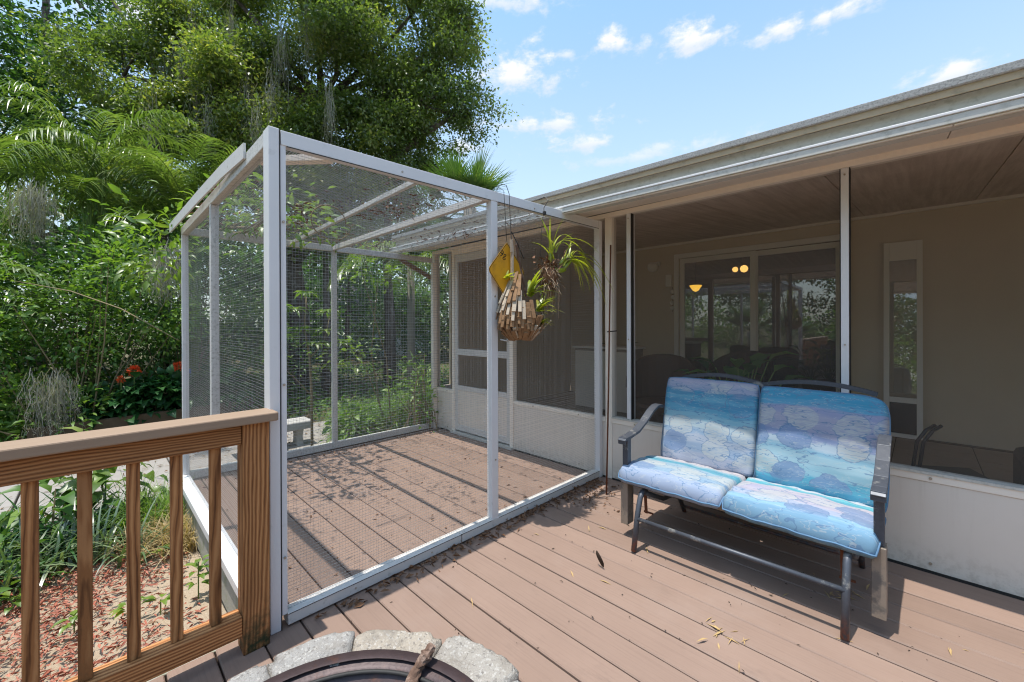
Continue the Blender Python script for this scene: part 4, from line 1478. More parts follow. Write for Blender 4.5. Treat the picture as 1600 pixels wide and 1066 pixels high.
# ------------------------------------------------------------------ hanging things on the cage front
def hangings():
    X = .10
    # slatted basket: stacked rings of split sticks tapering down, opened on the far side
    c = np.array((X, -1.27, 1.40))
    b = thing('slat_basket', 'hanging orchid basket made of overlapping grey and brown wood slats', 'basket', tuple(c))

    def slat(p0, p1, w, mat):
        m = MB()
        m.beam(p0, p1, w, w * .40, (c[0] - p0[0], c[1] - p0[1], 0.0001))
        o = part('slat', m, mat, b, bevel=.002)
    prof = [(1.86, .060), (1.78, .100), (1.70, .135), (1.62, .158), (1.54, .170), (1.47, .165), (1.42, .135), (1.385, .085)]

    def rad(z):
        for (za, ra), (zb, rb) in zip(prof[:-1], prof[1:]):
            if zb <= z <= za:
                return ra + (rb - ra) * (za - z) / (za - zb)
        return prof[0][1] if z > prof[0][0] else prof[-1][1]
    for ri, (zc, mt) in enumerate(((1.79, 'grey_wood'), (1.725, 'grey_wood'), (1.66, 'grey_wood'), (1.595, 'brown_wood'), (1.535, 'brown_wood'), (1.48, 'brown_wood'), (1.435, 'brown_wood'), (1.41, 'brown_wood'))):
        hl = .075 if ri < 6 else .045
        R0 = rad(zc)
        n = max(6, int(2 * math.pi * R0 / .037))
        for i in range(n):
            a = 2 * math.pi * (i + .5 * (ri % 2)) / n + random.uniform(-.05, .05)
            da = abs((a - R(72) + math.pi) % (2 * math.pi) - math.pi)
            if zc > 1.5 and da < R(118 if zc > 1.7 else (105 if zc > 1.62 else 80)):
                continue
            zt, zb = zc + hl + random.uniform(-.02, .02), zc - hl + random.uniform(-.03, .02)
            zb = max(zb, 1.375)
            jr = random.uniform(-.006, .010)
            rt_, rb_ = rad(zt) + .002 + jr, rad(zb) + .022 + jr
            if ri > 4:
                rt_, rb_ = rad(zt) + .014, max(rad(zb), .06) + .004
            k = .85
            slat((c[0] + rt_ * math.cos(a) * k, c[1] + rt_ * math.sin(a), zt), (c[0] + rb_ * math.cos(a) * k, c[1] + rb_ * math.sin(a), zb), random.uniform(.021, .031),
                 mt if random.random() > .2 else ('grey_wood' if mt == 'brown_wood' else 'brown_wood'))
    slat((X - .02, -1.345, 1.79), (X - .005, -1.355, 2.055), .030, 'grey_wood')
    slat((X - .005, -1.360, 2.02), (X, -1.370, 2.11), .026, 'grey_wood')
    slat((X + .02, -1.34, 2.08), (X + .03, -1.245, 1.70), .016, 'stick_wood')
    slat((X + .05, -1.06, 1.62), (X + .05, -1.07, 1.48), .022, 'grey_wood')
    slat((X + .07, -1.09, 1.465), (X + .07, -1.01, 1.52), .026, 'grey_wood')
    m = MB().tube([(X, -1.368, 2.09), (X - .004, -1.375, 2.25), (X, -1.39, 2.44)], .0025, 6)
    m.tube([(X, -1.39, 2.44), (X - .01, -1.41, 2.50), (X - .05, -1.42, 2.515), (X - .085, -1.42, 2.50), (X - .10, -1.42, 2.48)], .0025, 6)
    m.tube([(X, -1.368, 2.17), (X + .02, -1.33, 2.09), (X + .03, -1.27, 1.98)], .004, 6)
    part('hanger_wire', m, 'dark_wire', b)
    part('moss_fill', MB().lathe((X, -1.27, 1.40), [(0, .02), (.07, .03), (.10, .12), (.09, .22), (0, .26)], 14), 'root_fiber', b, smooth=True)
    # bromeliads growing in the basket
    t = thing('basket_bromeliad', 'yellow green strappy bromeliad growing out of the slat basket', 'plant', (X, -1.15, 1.6))
    for c0, n, sc in (((X + .03, -1.20, 1.72), 20, 1.0), ((X + .05, -1.12, 1.60), 20, 1.0), ((X + .05, -1.11, 1.50), 14, .8), ((X - .03, -1.40, 1.83), 6, .5)):
        a = rng.uniform(R(-30), R(150), n)
        el = rng.uniform(.1, 1.3, n)
        Dd = np.stack([np.cos(a) * np.cos(el), np.sin(a) * np.cos(el), np.sin(el)], 1)
        V, F = blade_arrays(np.array(c0) + rng.normal(size=(n, 3)) * .008, Dd, None, rng.uniform(.12, .24, n) * sc, rng.uniform(.020, .036, n), rng.uniform(.4, 1.6, n), 6)
        link('rosette', np_mesh('rosette', V, F), 'bromeliad', t)
    # yellow diamond warning plate, hung edge-on to the cage behind the basket
    s = thing('yellow_sign', 'yellow diamond shaped metal plate hanging behind the slat basket', 'sign', (X - .06, -1.38, 1.86))
    cc = np.array((X - .045, -1.372, 1.885))
    ey = np.array((0.12, .99, 0))
    ey /= np.linalg.norm(ey)
    ez = np.array((0, 0, 1.0))
    ex = np.cross(ey, ez)
    hw, hh, rr = .170, .218, .028
    out = []
    for (px, py), (ax, ay), (bx, by) in (((hw, 0), (-.55, -.8), (-.55, .8)), ((0, hh), (.5, -.8), (-.5, -.8)), ((-hw, 0), (.55, .8), (.55, -.8)), ((0, -hh), (-.5, .8), (.5, .8))):
        for q in range(5):
            u = q / 4
            w1, w2 = (1 - u) ** 2, u ** 2
            out.append((px + rr * (ax * w1 + bx * w2), py + rr * (ay * w1 + by * w2)))
    m = MB().prism(out, cc, ey, ez, ex, .003)
    pl = part('plate', m, 'sign_yellow', s)
    inner = [(x * .955, y * .955) for x, y in out]
    bd = MB()
    for i in range(len(out)):
        j = (i + 1) % len(out)
        q = [cc + ex * .0036 + ey * (p[0] * f) + ez * (p[1] * f) for p, f in ((out[i], .985), (out[j], .985), (out[j], .955), (out[i], .955))]
        n0 = len(bd.v)
        bd.v += [tuple(z) for z in q]
        bd.f.append((n0, n0 + 1, n0 + 2, n0 + 3))
    part('border_line', bd, 'sign_black', s)
    # the worn black characters near the top corner
    cu = bpy.data.curves.new('lettering', 'FONT')
    cu.body = '9g'
    cu.size = .066
    cu.extrude = .0005
    cu.align_x = 'CENTER'
    ob = bpy.data.objects.new('lettering', cu)
    COL.objects.link(ob)
    dg = bpy.context.evaluated_depsgraph_get()
    me = bpy.data.meshes.new_from_object(ob.evaluated_get(dg))
    bpy.data.objects.remove(ob)
    lt = link('lettering', me, 'sign_black', s)
    mm = Matrix((Vector(ey), Vector(ez), Vector(ex))).transposed().to_4x4()
    mm.translation = Vector(cc + ex * .0042 + ey * -.042 + ez * .100)
    lt.matrix_parent_inverse = Matrix()
    lt.matrix_basis = Matrix.Translation(-Vector(s['base'])) @ mm @ Matrix.Rotation(R(-18), 4, 'Z')
    part('sign_wire', MB().tube([cc + ez * .215, (X - .045, -1.40, 2.47), (X - .09, -1.40, 2.50)], .0022, 5), 'dark_wire', s)
    # orchid ball
    o = thing('hanging_orchid', 'hanging orchid with arching yellow green leaves above a ball of dead roots', 'plant', (X, -.97, 1.86))
    cb = np.array((X + .02, -.985, 1.865))
    n = 420
    P = cb + rand_unit(n) * rng.uniform(.03, .10, (n, 1)) * np.array((.9, 1.05, 1.05))
    Dd = rand_unit(n) + np.array((0, 0, -.35))
    V, F = blade_arrays(P, Dd, None, rng.uniform(.05, .14, n), rng.uniform(.004, .012, n), rng.uniform(.2, 2.0, n), 4)
    link('root_ball', np_mesh('root_ball', V, F), 'root_fiber', o, kind='stuff')
    part('root_core', MB().lathe(cb, [(0, -.09), (.06, -.07), (.09, 0), (.06, .07), (0, .09)], 14), 'dead_leaf', o, smooth=True)
    n = 14
    P = cb + np.array((0, 0.03, -.06)) + rng.normal(size=(n, 3)) * .03
    Dd = np.tile((0, .12, -1.0), (n, 1)) + rng.normal(size=(n, 3)) * .12
    V, F = blade_arrays(P, Dd, None, rng.uniform(.12, .27, n), rng.uniform(.004, .012, n), .2, 4)
    link('dangling_root', np_mesh('dangling_root', V, F), 'root_fiber', o, kind='stuff')
    n = 60
    P = cb + np.array((0, .02, .09)) + rng.normal(size=(n, 3)) * np.array((.03, .06, .04))
    V, F = blade_arrays(P, rand_unit(n) + np.array((0, 0, .5)), None, rng.uniform(.04, .10, n), rng.uniform(.010, .022, n), 1.0, 3)
    link('dry_sheath', np_mesh('dry_sheath', V, F), 'dead_leaf', o, kind='stuff')
    bul = MB()
    for p0, p1, r_ in (((X, -.93, 1.95), (X + .01, -.84, 1.93), .018), ((X, -.86, 1.925), (X, -.72, 1.95), .020), ((X, -.76, 1.95), (X + .02, -.66, 2.04), .017),
                       ((X, -.93, 1.97), (X, -.92, 2.10), .015), ((X, -.80, 1.99), (X, -.70, 2.07), .015)):
        p0, p1 = np.array(p0), np.array(p1)
        bul.tube([p0, p0 * .7 + p1 * .3, p0 * .3 + p1 * .7, p1], [r_ * .5, r_, r_ * .9, r_ * .35], 9)
    part('pseudobulb', bul, 'bromeliad', o, smooth=True)
    base = np.array([(X, -.93, 2.05), (X, -.90, 2.08), (X + .02, -.70, 2.05), (X, -.66, 2.05), (X, -.78, 2.0)])
    spec = []
    for i, (bi, dy, dz, ln, bd_) in enumerate(((0, -.35, 1, .30, .5), (0, -.15, 1, .34, .5), (1, .05, 1, .27, .6), (1, .35, .9, .42, 1.3), (1, .55, .8, .50, 1.5), (2, .3, 1, .30, 1.0),
                                               (2, .6, .8, .42, 1.7), (3, .9, .45, .48, 1.5), (3, 1, .25, .45, 1.5), (3, .8, .1, .40, 1.6), (4, .9, .5, .40, 1.2), (3, 1, -.1, .36, .9),
                                               (2, .7, .25, .52, 1.5), (4, .5, .9, .36, 1.6), (0, -.5, .8, .20, .8), (3, .6, .6, .44, 1.9), (2, .85, .05, .43, 1.8), (1, -.2, .9, .22, .8))):
        spec.append((base[bi], (random.uniform(-.25, .35), dy, dz), ln, bd_))
    spec += [(q[0] + rng.normal(size=3) * .02, (q[1][0] + random.uniform(-.3, .3), q[1][1] + random.uniform(-.15, .15), q[1][2] + random.uniform(-.2, .1)), q[2] * random.uniform(.6, 1.05), q[3] * random.uniform(.9, 1.3)) for q in spec]
    V, F = blade_arrays(np.array([q[0] for q in spec]), np.array([q[1] for q in spec], float), None, np.array([q[2] for q in spec]) * 1.15, .0155, np.array([q[3] for q in spec]) * 1.75, 12)
    link('leaf', np_mesh('leaf', V, F), 'bromeliad', o)
    m = MB().tube([(X, -1.02, 1.96), (X, -1.045, 2.05), (X, -1.03, 2.25), (X, -1.0, 2.40)], .0018, 5)
    m.tube([(X, -1.0, 2.38), (X - .01, -.99, 2.42), (X + .01, -.96, 2.48), (X - .03, -.95, 2.52), (X - .09, -.96, 2.51)], .0035, 6)
    part('hanger_wire', m, 'dark_wire', o)
    m = MB().lathe((X, -.995, 2.375), [(0, -.02), (.014, -.012), (.014, .012), (0, .02)], 8)
    part('hook_swivel', m, 'dark_box', o)
    # thin rod standing in the corner, held by a small latch
    t = thing('thin_rod', 'thin rusty metal rod standing against the end post of the cage', 'rod', (.26, -.36, 0))
    part('rod', MB().tube([(.262, -.36, .002), (.2, -.22, .9), (.115, -.035, 2.25)], .0075, 8), 'rust', t, smooth=True)
    part('latch', MB().tube([(.09, -.06, 1.42), (.20, -.075, 1.43)], .006, 6), 'dark_wire', t)


hangings()


# ------------------------------------------------------------------ litter on the deck
def litter():
    def leaves(n, P, ln, wd, up_=1.0):
        T = rand_unit(n) * np.array((1, 1, .25))
        N = np.tile((0, 0, 1.0), (n, 1)) + rng.normal(size=(n, 3)) * .5 * up_
        return leaf_arrays(P, T, N, ln, wd, .35)
    arrs = []
    n = 330                                             # drifted along the cage sill
    y = -2.75 + 2.6 * rng.uniform(0, 1, n) ** .8
    P = np.stack([.012 + np.abs(rng.normal(size=n)) * .055, y, .006 + rng.uniform(0, .02, n)], 1)
    arrs.append(leaves(n, P, rng.uniform(.02, .065, n), rng.uniform(.008, .025, n)))
    n = 110                                             # by the corner under the orchid
    P = np.stack([.08 + np.abs(rng.normal(size=n)) * .16, rng.uniform(-.75, -.12, n), .005 + rng.uniform(0, .012, n)], 1)
    arrs.append(leaves(n, P, rng.uniform(.02, .05, n), rng.uniform(.006, .02, n)))
    n = 260                                             # inside the cage and along its far rail
    P = np.stack([rng.uniform(-2.7, -.15, n), rng.uniform(-2.8, -.1, n), np.full(n, .006)], 1)
    P[:120, 0] = -2.74 + np.abs(rng.normal(size=120)) * .10
    arrs.append(leaves(n, P, rng.uniform(.015, .05, n), rng.uniform(.006, .02, n)))
    V, F = cat_arrays(arrs)
    tag(link('leaf_litter', np_mesh('leaf_litter', V, F), 'dead_leaf', kind='stuff'), 'dry brown leaves drifted along the cage sill and over the deck', 'leaf litter')
    arrs = []
    n = 150
    P = np.stack([rng.uniform(.15, 3.2, n), rng.uniform(-3.0, -.15, n), np.full(n, .004)], 1)
    arrs.append(leaves(n, P, rng.uniform(.005, .030, n) * rng.uniform(.5, 1, n), rng.uniform(.003, .010, n), 1.5))
    n = 150                                             # grit caught in the board joints
    k = rng.integers(1, 20, n)
    P = np.stack([rng.uniform(.1, 3.4, n), -.004 - .1735 * k + rng.normal(size=n) * .003, np.full(n, .001)], 1)
    arrs.append(leaves(n, P, rng.uniform(.006, .022, n), rng.uniform(.003, .007, n), .4))
    V, F = cat_arrays(arrs)
    tag(link('deck_debris', np_mesh('deck_debris', V, F), 'dark_debris', kind='stuff'), 'dark crumbs and seed bits scattered over the deck boards', 'debris')
    n = 62
    P = np.stack([rng.uniform(.3, 2.9, n), rng.uniform(-2.7, -.4, n), np.full(n, .005)], 1)
    P[:14] = np.array((1.53, -1.38, .006)) + rng.normal(size=(14, 3)) * np.array((.05, .05, .002))
    P[14:26] = np.array((1.86, -.62, .006)) + rng.normal(size=(12, 3)) * np.array((.06, .06, .002))
    T = rand_unit(n) * np.array((1, 1, .06))
    V, F = leaf_arrays(P, T, np.tile((0, 0, 1.0), (n, 1)), rng.uniform(.03, .10, n), rng.uniform(.004, .012, n), .3)
    tag(link('straw_litter', np_mesh('straw_litter', V, F), 'straw', kind='stuff'), 'pale straw bits and bamboo leaf slivers on the sunny deck', 'litter')
    # the one big curled leaf standing on edge
    m = MB()
    for i in range(9):
        t = i / 8
        w = .040 * math.sin(math.pi * min(1, t * .93 + .05)) ** .8
        z0 = .002 + .095 * t
        for s in (-1, 1):
            m.v.append((.835 + s * w * .75 - .03 * t, -1.345 + .018 * abs(s) * (1 - t) - s * w * .3, z0 + .004))
    for i in range(8):
        m.f.append((2 * i, 2 * i + 1, 2 * i + 3, 2 * i + 2))
    o = link('curled_leaf', m.mesh('curled_leaf'), 'dark_debris', smooth=True)
    sd = o.modifiers.new('thick', 'SOLIDIFY')
    sd.thickness = .002
    tag(o, 'single dark brown curled leaf standing on edge in the middle of the deck', 'leaf')
    # on the cage roof
    n = 1000
    x = rng.uniform(-2.8, -.1, n)
    y = rng.uniform(-2.85, -.65, n)
    cl = rng.integers(0, 10, n)
    cc = np.array([(-2.6, -2.75), (-2.0, -2.82), (-1.2, -2.85), (-2.3, -2.2), (-2.65, -1.6), (-1.6, -2.3), (-.9, -1.75), (-2.5, -1.1), (-1.4, -.75), (-.6, -.7)])
    near = rng.uniform(size=n) < .75
    x = np.where(near, cc[cl, 0] + rng.normal(size=n) * .22, x)
    y = np.where(near, cc[cl, 1] + rng.normal(size=n) * .10, y)
    keep = (x > -2.84) & (x < -.06) & (y > -2.92) & (y < -.63)
    x, y = x[keep], y[keep]
    n = len(x)
    P = np.stack([x, y, 2.452 + rng.uniform(0, .02, n)], 1)
    V, F = leaves(n, P, rng.uniform(.02, .07, n), rng.uniform(.008, .026, n))
    tag(link('roof_leaf_litter', np_mesh('roof_leaf_litter', V, F), 'dead_leaf', kind='stuff'), 'dead leaves caught on top of the wire cage roof', 'leaf litter')
    # vine tendril loop on the mesh
    pts = []
    for i in range(30):
        t = i / 29
        a = 2 * math.pi * t * 1.15
        pts.append((-.75 - .02 * t, -2.35 + .13 * math.cos(a) + .05 * t, 2.22 + .12 * math.sin(a) - .10 * max(0, t - .85) * 6))
    o = link('vine_tendril', MB().tube(pts, .004, 5).mesh('vine_tendril'), 'stem')
    tag(o, 'thin dry vine looped inside the top of the cage', 'vine')


litter()


# ------------------------------------------------------------------ plants
def tree(name, label, base, trunk, lobes, n_leaf, ls, mat, bark='bark', r0=.22, group=None, moss=0, dens=1.0, limbs=None, cl_r=.42, extra_branches=5, sub=0, moss_at=()):
    """trunk: list of points; lobes: (x,y,z,rx,ry,rz)"""
    t = thing(name, label, 'tree', base, group)
    tr = MB()
    tp = [np.array(p, float) for p in trunk]
    K = len(tp)
    tr.tube(tp, [r0 * (1 - .6 * i / (K - 1)) for i in range(K)], 10)
    for l in limbs or []:
        tr.tube(l[0], l[1], 8)
    cents = []
    vol = np.array([l[3] * l[4] * l[5] for l in lobes]) ** (2 / 3)
    vol /= vol.sum()
    per = 26
    ncl = max(4, n_leaf // per)
    for l, f in zip(lobes, vol):
        c, rad = np.array(l[:3]), np.array(l[3:6])
        src = min(tp[K // 3:], key=lambda p: np.linalg.norm(p - c))
        mid = (src + c) / 2 + rng.normal(size=3) * .15
        rr = r0 * .34
        tr.tube([src, mid, c], [rr, rr * .7, rr * .35], 6)
        m = max(2, int(ncl * f))
        if sub:
            # sun-topped sub-lobes standing proud of the mass, dark gaps between them
            su = norm(rand_unit(sub) + np.array((0, 0, .25)))
            sc = c + su * rad * rng.uniform(.55, .92, (sub, 1))
            sr = rng.uniform(.30, .50, sub) * rad.mean()
            k = rng.integers(0, sub, m)
            uu = rand_unit(m)
            uu[:, 2] = np.abs(uu[:, 2]) * 1.0 - .25
            pts = sc[k] + uu * sr[k][:, None] * (rng.uniform(.2, 1, (m, 1)) ** .4) * np.array((1, 1, .75))
            cents.append(pts)
            for q in range(extra_branches):
                e = sc[rng.integers(0, sub)]
                tr.tube([c, (c + e) / 2 + rng.normal(size=3) * .08, e], [rr * .35, rr * .22, rr * .08], 5)
            continue
        u = rand_unit(m)
        rad_f = rng.uniform(0.25, 1.0, (m, 1)) ** .45
        lump = 1 + .16 * np.sin(u[:, :1] * 7 + c[0]) * np.sin(u[:, 1:2] * 6 + c[1]) + .12 * np.sin(u[:, 2:] * 9 + c[2])
        pts = c + u * rad * rad_f * lump
        cents.append(pts)
        for q in range(extra_branches):
            e = pts[rng.integers(0, m)]
            tr.tube([c, (c + e) / 2 + rng.normal(size=3) * .08, e], [rr * .35, rr * .22, rr * .08], 5)
    part('trunk', tr, bark, t, smooth=True)
    cents = np.concatenate(cents)
    M = len(cents)
    sz = rng.uniform(.6, 1.3, M)
    idx = np.repeat(np.arange(M), per)
    n = len(idx)
    off = rng.normal(size=(n, 3)) * np.array((1, 1, .62)) * cl_r * .5
    P = cents[idx] + off * sz[idx][:, None]
    T = norm(off + rng.normal(size=(n, 3)) * .35 + np.array((0, 0, -.08)))
    N = norm(rng.normal(size=(n, 3)) * .55 + np.array((0, 0, 1.0)))
    L = ls * rng.uniform(.65, 1.35, n)
    V, F = leaf_arrays(P, T, N, L, L * rng.uniform(.42, .62, n), .2)
    link('crown', np_mesh('crown', V, F), mat, t)
    for q in moss_at:
        moss_clump(t, np.array(q) + np.array((0, 0, .5)), rng.uniform(.7, 1.5), 42, .055, .30)
    for k in range(moss):
        s = cents[rng.integers(0, M)]
        moss_clump(t, s, rng.uniform(.5, 1.5), 90)
    return t


def moss_clump(parent, p, ln, n, wide=.10, tall=.08):
    P = np.array(p) + rng.normal(size=(n, 3)) * np.array((wide, wide, tall))
    D = np.tile((0, 0, -1.0), (n, 1)) + rng.normal(size=(n, 3)) * .22
    arrs = []
    V, F = blade_arrays(P, D, None, rng.uniform(.35, 1.0, n) * ln, .006, 0.2, 4)
    V += np.sin(V[:, 2:] * 23 + P.repeat(10, 0)[:, :1] * 40) * np.array((.018, .018, 0))
    arrs.append((V, F))
    m = n * 9
    k = rng.integers(0, n, m)
    Q = P[k] + np.array((0, 0, -1)) * (rng.uniform(0, .8, (m, 1)) * ln) + rng.normal(size=(m, 3)) * .04
    V, F = blade_arrays(Q, rand_unit(m) + np.array((0, 0, -.5)), None, rng.uniform(.03, .08, m), .004, 1.5, 4)
    arrs.append((V, F))
    V, F = cat_arrays(arrs)
    return link('spanish_moss', np_mesh('spanish_moss', V, F), 'moss', parent)


def frond_arrays(p, d, ln, nl, lw, ll, droop, twist=0.0, hang=.6):
    """pinnate frond: arching rachis points + leaflets as blades"""
    p, d = np.array(p, float), np.array(d, float)
    d /= np.linalg.norm(d)
    pts, dirs = [p.copy()], [d.copy()]
    S = 16
    for k in range(S):
        p = p + d * ln / S
        hor = d * np.array((1, 1, 0))
        hor /= np.linalg.norm(hor) + 1e-6
        d = d + np.array((0, 0, -1.0)) * droop / S * (.5 + 1.2 * k / S) + hor * .1 / S
        d /= np.linalg.norm(d)
        pts.append(p.copy())
        dirs.append(d.copy())
    pts, dirs = np.array(pts), np.array(dirs)
    ts = np.linspace(.12, .99, nl)
    q = ts * S
    i = np.minimum(q.astype(int), S - 1)
    f = (q - i)[:, None]
    c = pts[i] * (1 - f) + pts[i + 1] * f
    dd = dirs[i]
    side = norm(np.cross(dd, np.array((0, 0, 1.0))))
    out = []
    for s in (-1, 1):
        D = norm(side * s * .85 + dd * .55 + np.array((0, 0, .18 + twist)) + rng.normal(size=(nl, 3)) * .10)
        L = ll * (np.sin(np.pi * (.12 + .80 * ts)) ** .7) * rng.uniform(.85, 1.1, nl)
        out.append(blade_arrays(c, D, None, L, lw, hang * rng.uniform(.6, 1.5, nl), 4))
    V, F = cat_arrays(out)
    return V, F, pts


def palm_clump(label, base, fronds, mat='palm_leaf', name='areca_palm', ll=.42, lw=.024, nl=44, group=None, cat='palm', stems=True, hang=.8):
    t = thing(name, label, cat, base, group)
    arr = []
    st = MB()
    for p, d, ln, dr in fronds:
        V, F, pts = frond_arrays(p, d, ln, nl, lw, ll, dr, hang=hang)
        arr.append((V, F))
        st.tube(pts, list(np.linspace(.012, .003, len(pts))), 5)
        if stems:
            st.tube([base, (np.array(base) * .4 + np.array(p) * .6) + rng.normal(size=3) * .03, p], [.03, .024, .014], 6)
    V, F = cat_arrays(arr)
    link('foliage', np_mesh('foliage', V, F), mat, t)
    part('stem', st, 'green_stem', t, smooth=True)
    return t


def fan_palm(label, base, h, n, rad, group=None, rot=0.0, spread=1.25, mat='fan_leaf'):
    t = thing('fan_palm', label, 'palm', base, group)
    base = np.array(base, float)
    top = base + np.array((0, 0, h))
    part('trunk', MB().tube([base, base + np.array((.03, .02, h * .5)), top], [.17, .15, .14], 10), 'palm_trunk', t, smooth=True)
    arr = []
    st = MB()
    for i in range(n):
        a = 2 * math.pi * i * .382 + rot
        el = R(random.uniform(-15, 80))
        d = np.array((math.cos(a) * math.cos(el), math.sin(a) * math.cos(el), math.sin(el)))
        c = top + d * random.uniform(.5, .8) * rad
        st.tube([top, (top + c) / 2 + np.array((0, 0, .06)), c], .014, 5)
        side = np.cross(d, (0, 0, 1.0))
        side /= np.linalg.norm(side) + 1e-6
        K = 30
        th = np.linspace(-spread, spread, K)
        D = d[None] * np.cos(th)[:, None] + side[None] * np.sin(th)[:, None] + np.array((0, 0, .12))
        L = rad * (.75 + .25 * np.cos(th)) * rng.uniform(.9, 1.05, K)
        arr.append(blade_arrays(np.repeat(c[None], K, 0), D, None, L, .045 * rad, rng.uniform(.15, .6, K), 4))
    V, F = cat_arrays(arr)
    link('crown', np_mesh('crown', V, F), mat, t)
    part('leaf_stalk', st, 'green_stem', t, smooth=True)


def shrub(label, base, lobes, n, ls, ws, mat, name='shrub', cat='shrub', group=None, broad=True, cl=.16, per=14, stems=8, droop=.35, upb=.8):
    t = thing(name, label, cat, base, group)
    arrs = []
    vol = np.array([l[3] * l[4] * l[5] for l in lobes]) ** (2 / 3)
    vol /= vol.sum()
    st = MB()
    for l, f in zip(lobes, vol):
        c, rad = np.array(l[:3]), np.array(l[3:6])
        m = max(2, int(n * f / per))
        u = rand_unit(m)
        cc = c + u * rad * (rng.uniform(.15, 1, (m, 1)) ** .45)
        for q in range(min(stems, m)):
            e = cc[q]
            b = np.array(base) + rng.normal(size=3) * np.array((.12, .12, 0))
            st.tube([b, (b * .45 + e * .55) + rng.normal(size=3) * .06, e], [.013, .009, .004], 5)
        idx = np.repeat(np.arange(m), per)
        k = len(idx)
        off = rng.normal(size=(k, 3)) * cl * .6
        P = cc[idx] + off
        T = norm(off * np.array((1, 1, .5)) + u[idx] * .08 + rng.normal(size=(k, 3)) * cl * .25 + np.array((0, 0, .02)))
        N = norm(rng.normal(size=(k, 3)) * .4 + np.array((0, 0, upb)))
        L = ls * rng.uniform(.6, 1.3, k)
        fn = broad_arrays if broad else leaf_arrays
        if broad:
            arrs.append(broad_arrays(P, T, N, L, L * ws / ls * rng.uniform(.8, 1.2, k), droop))
        else:
            arrs.append(leaf_arrays(P, T, N, L, L * ws / ls * rng.uniform(.8, 1.2, k), .2))
    V, F = cat_arrays(arrs)
    link('foliage', np_mesh('foliage', V, F), mat, t, smooth=broad)
    if st.v:
        part('stem', st, 'stem', t)
    return t


def blades(label, name, base_pts, n, ln, wd, mat, bend=(.8, 2.2), spread=.6, cat='plant', group=None):
    base_pts = np.array(base_pts, float)
    k = rng.integers(0, len(base_pts), n)
    P = base_pts[k] + rng.normal(size=(n, 3)) * np.array((.05, .05, 0.005))
    a = rng.uniform(0, 2 * np.pi, n)
    s = rng.uniform(.1, spread, n)
    D = np.stack([np.cos(a) * s, np.sin(a) * s, np.ones(n)], 1)
    V, F = blade_arrays(P, D, None, rng.uniform(ln * .5, ln, n), rng.uniform(wd * .6, wd, n), rng.uniform(bend[0], bend[1], n), 6)
    return tag(link(name, np_mesh(name, V, F), mat), label, cat, group)


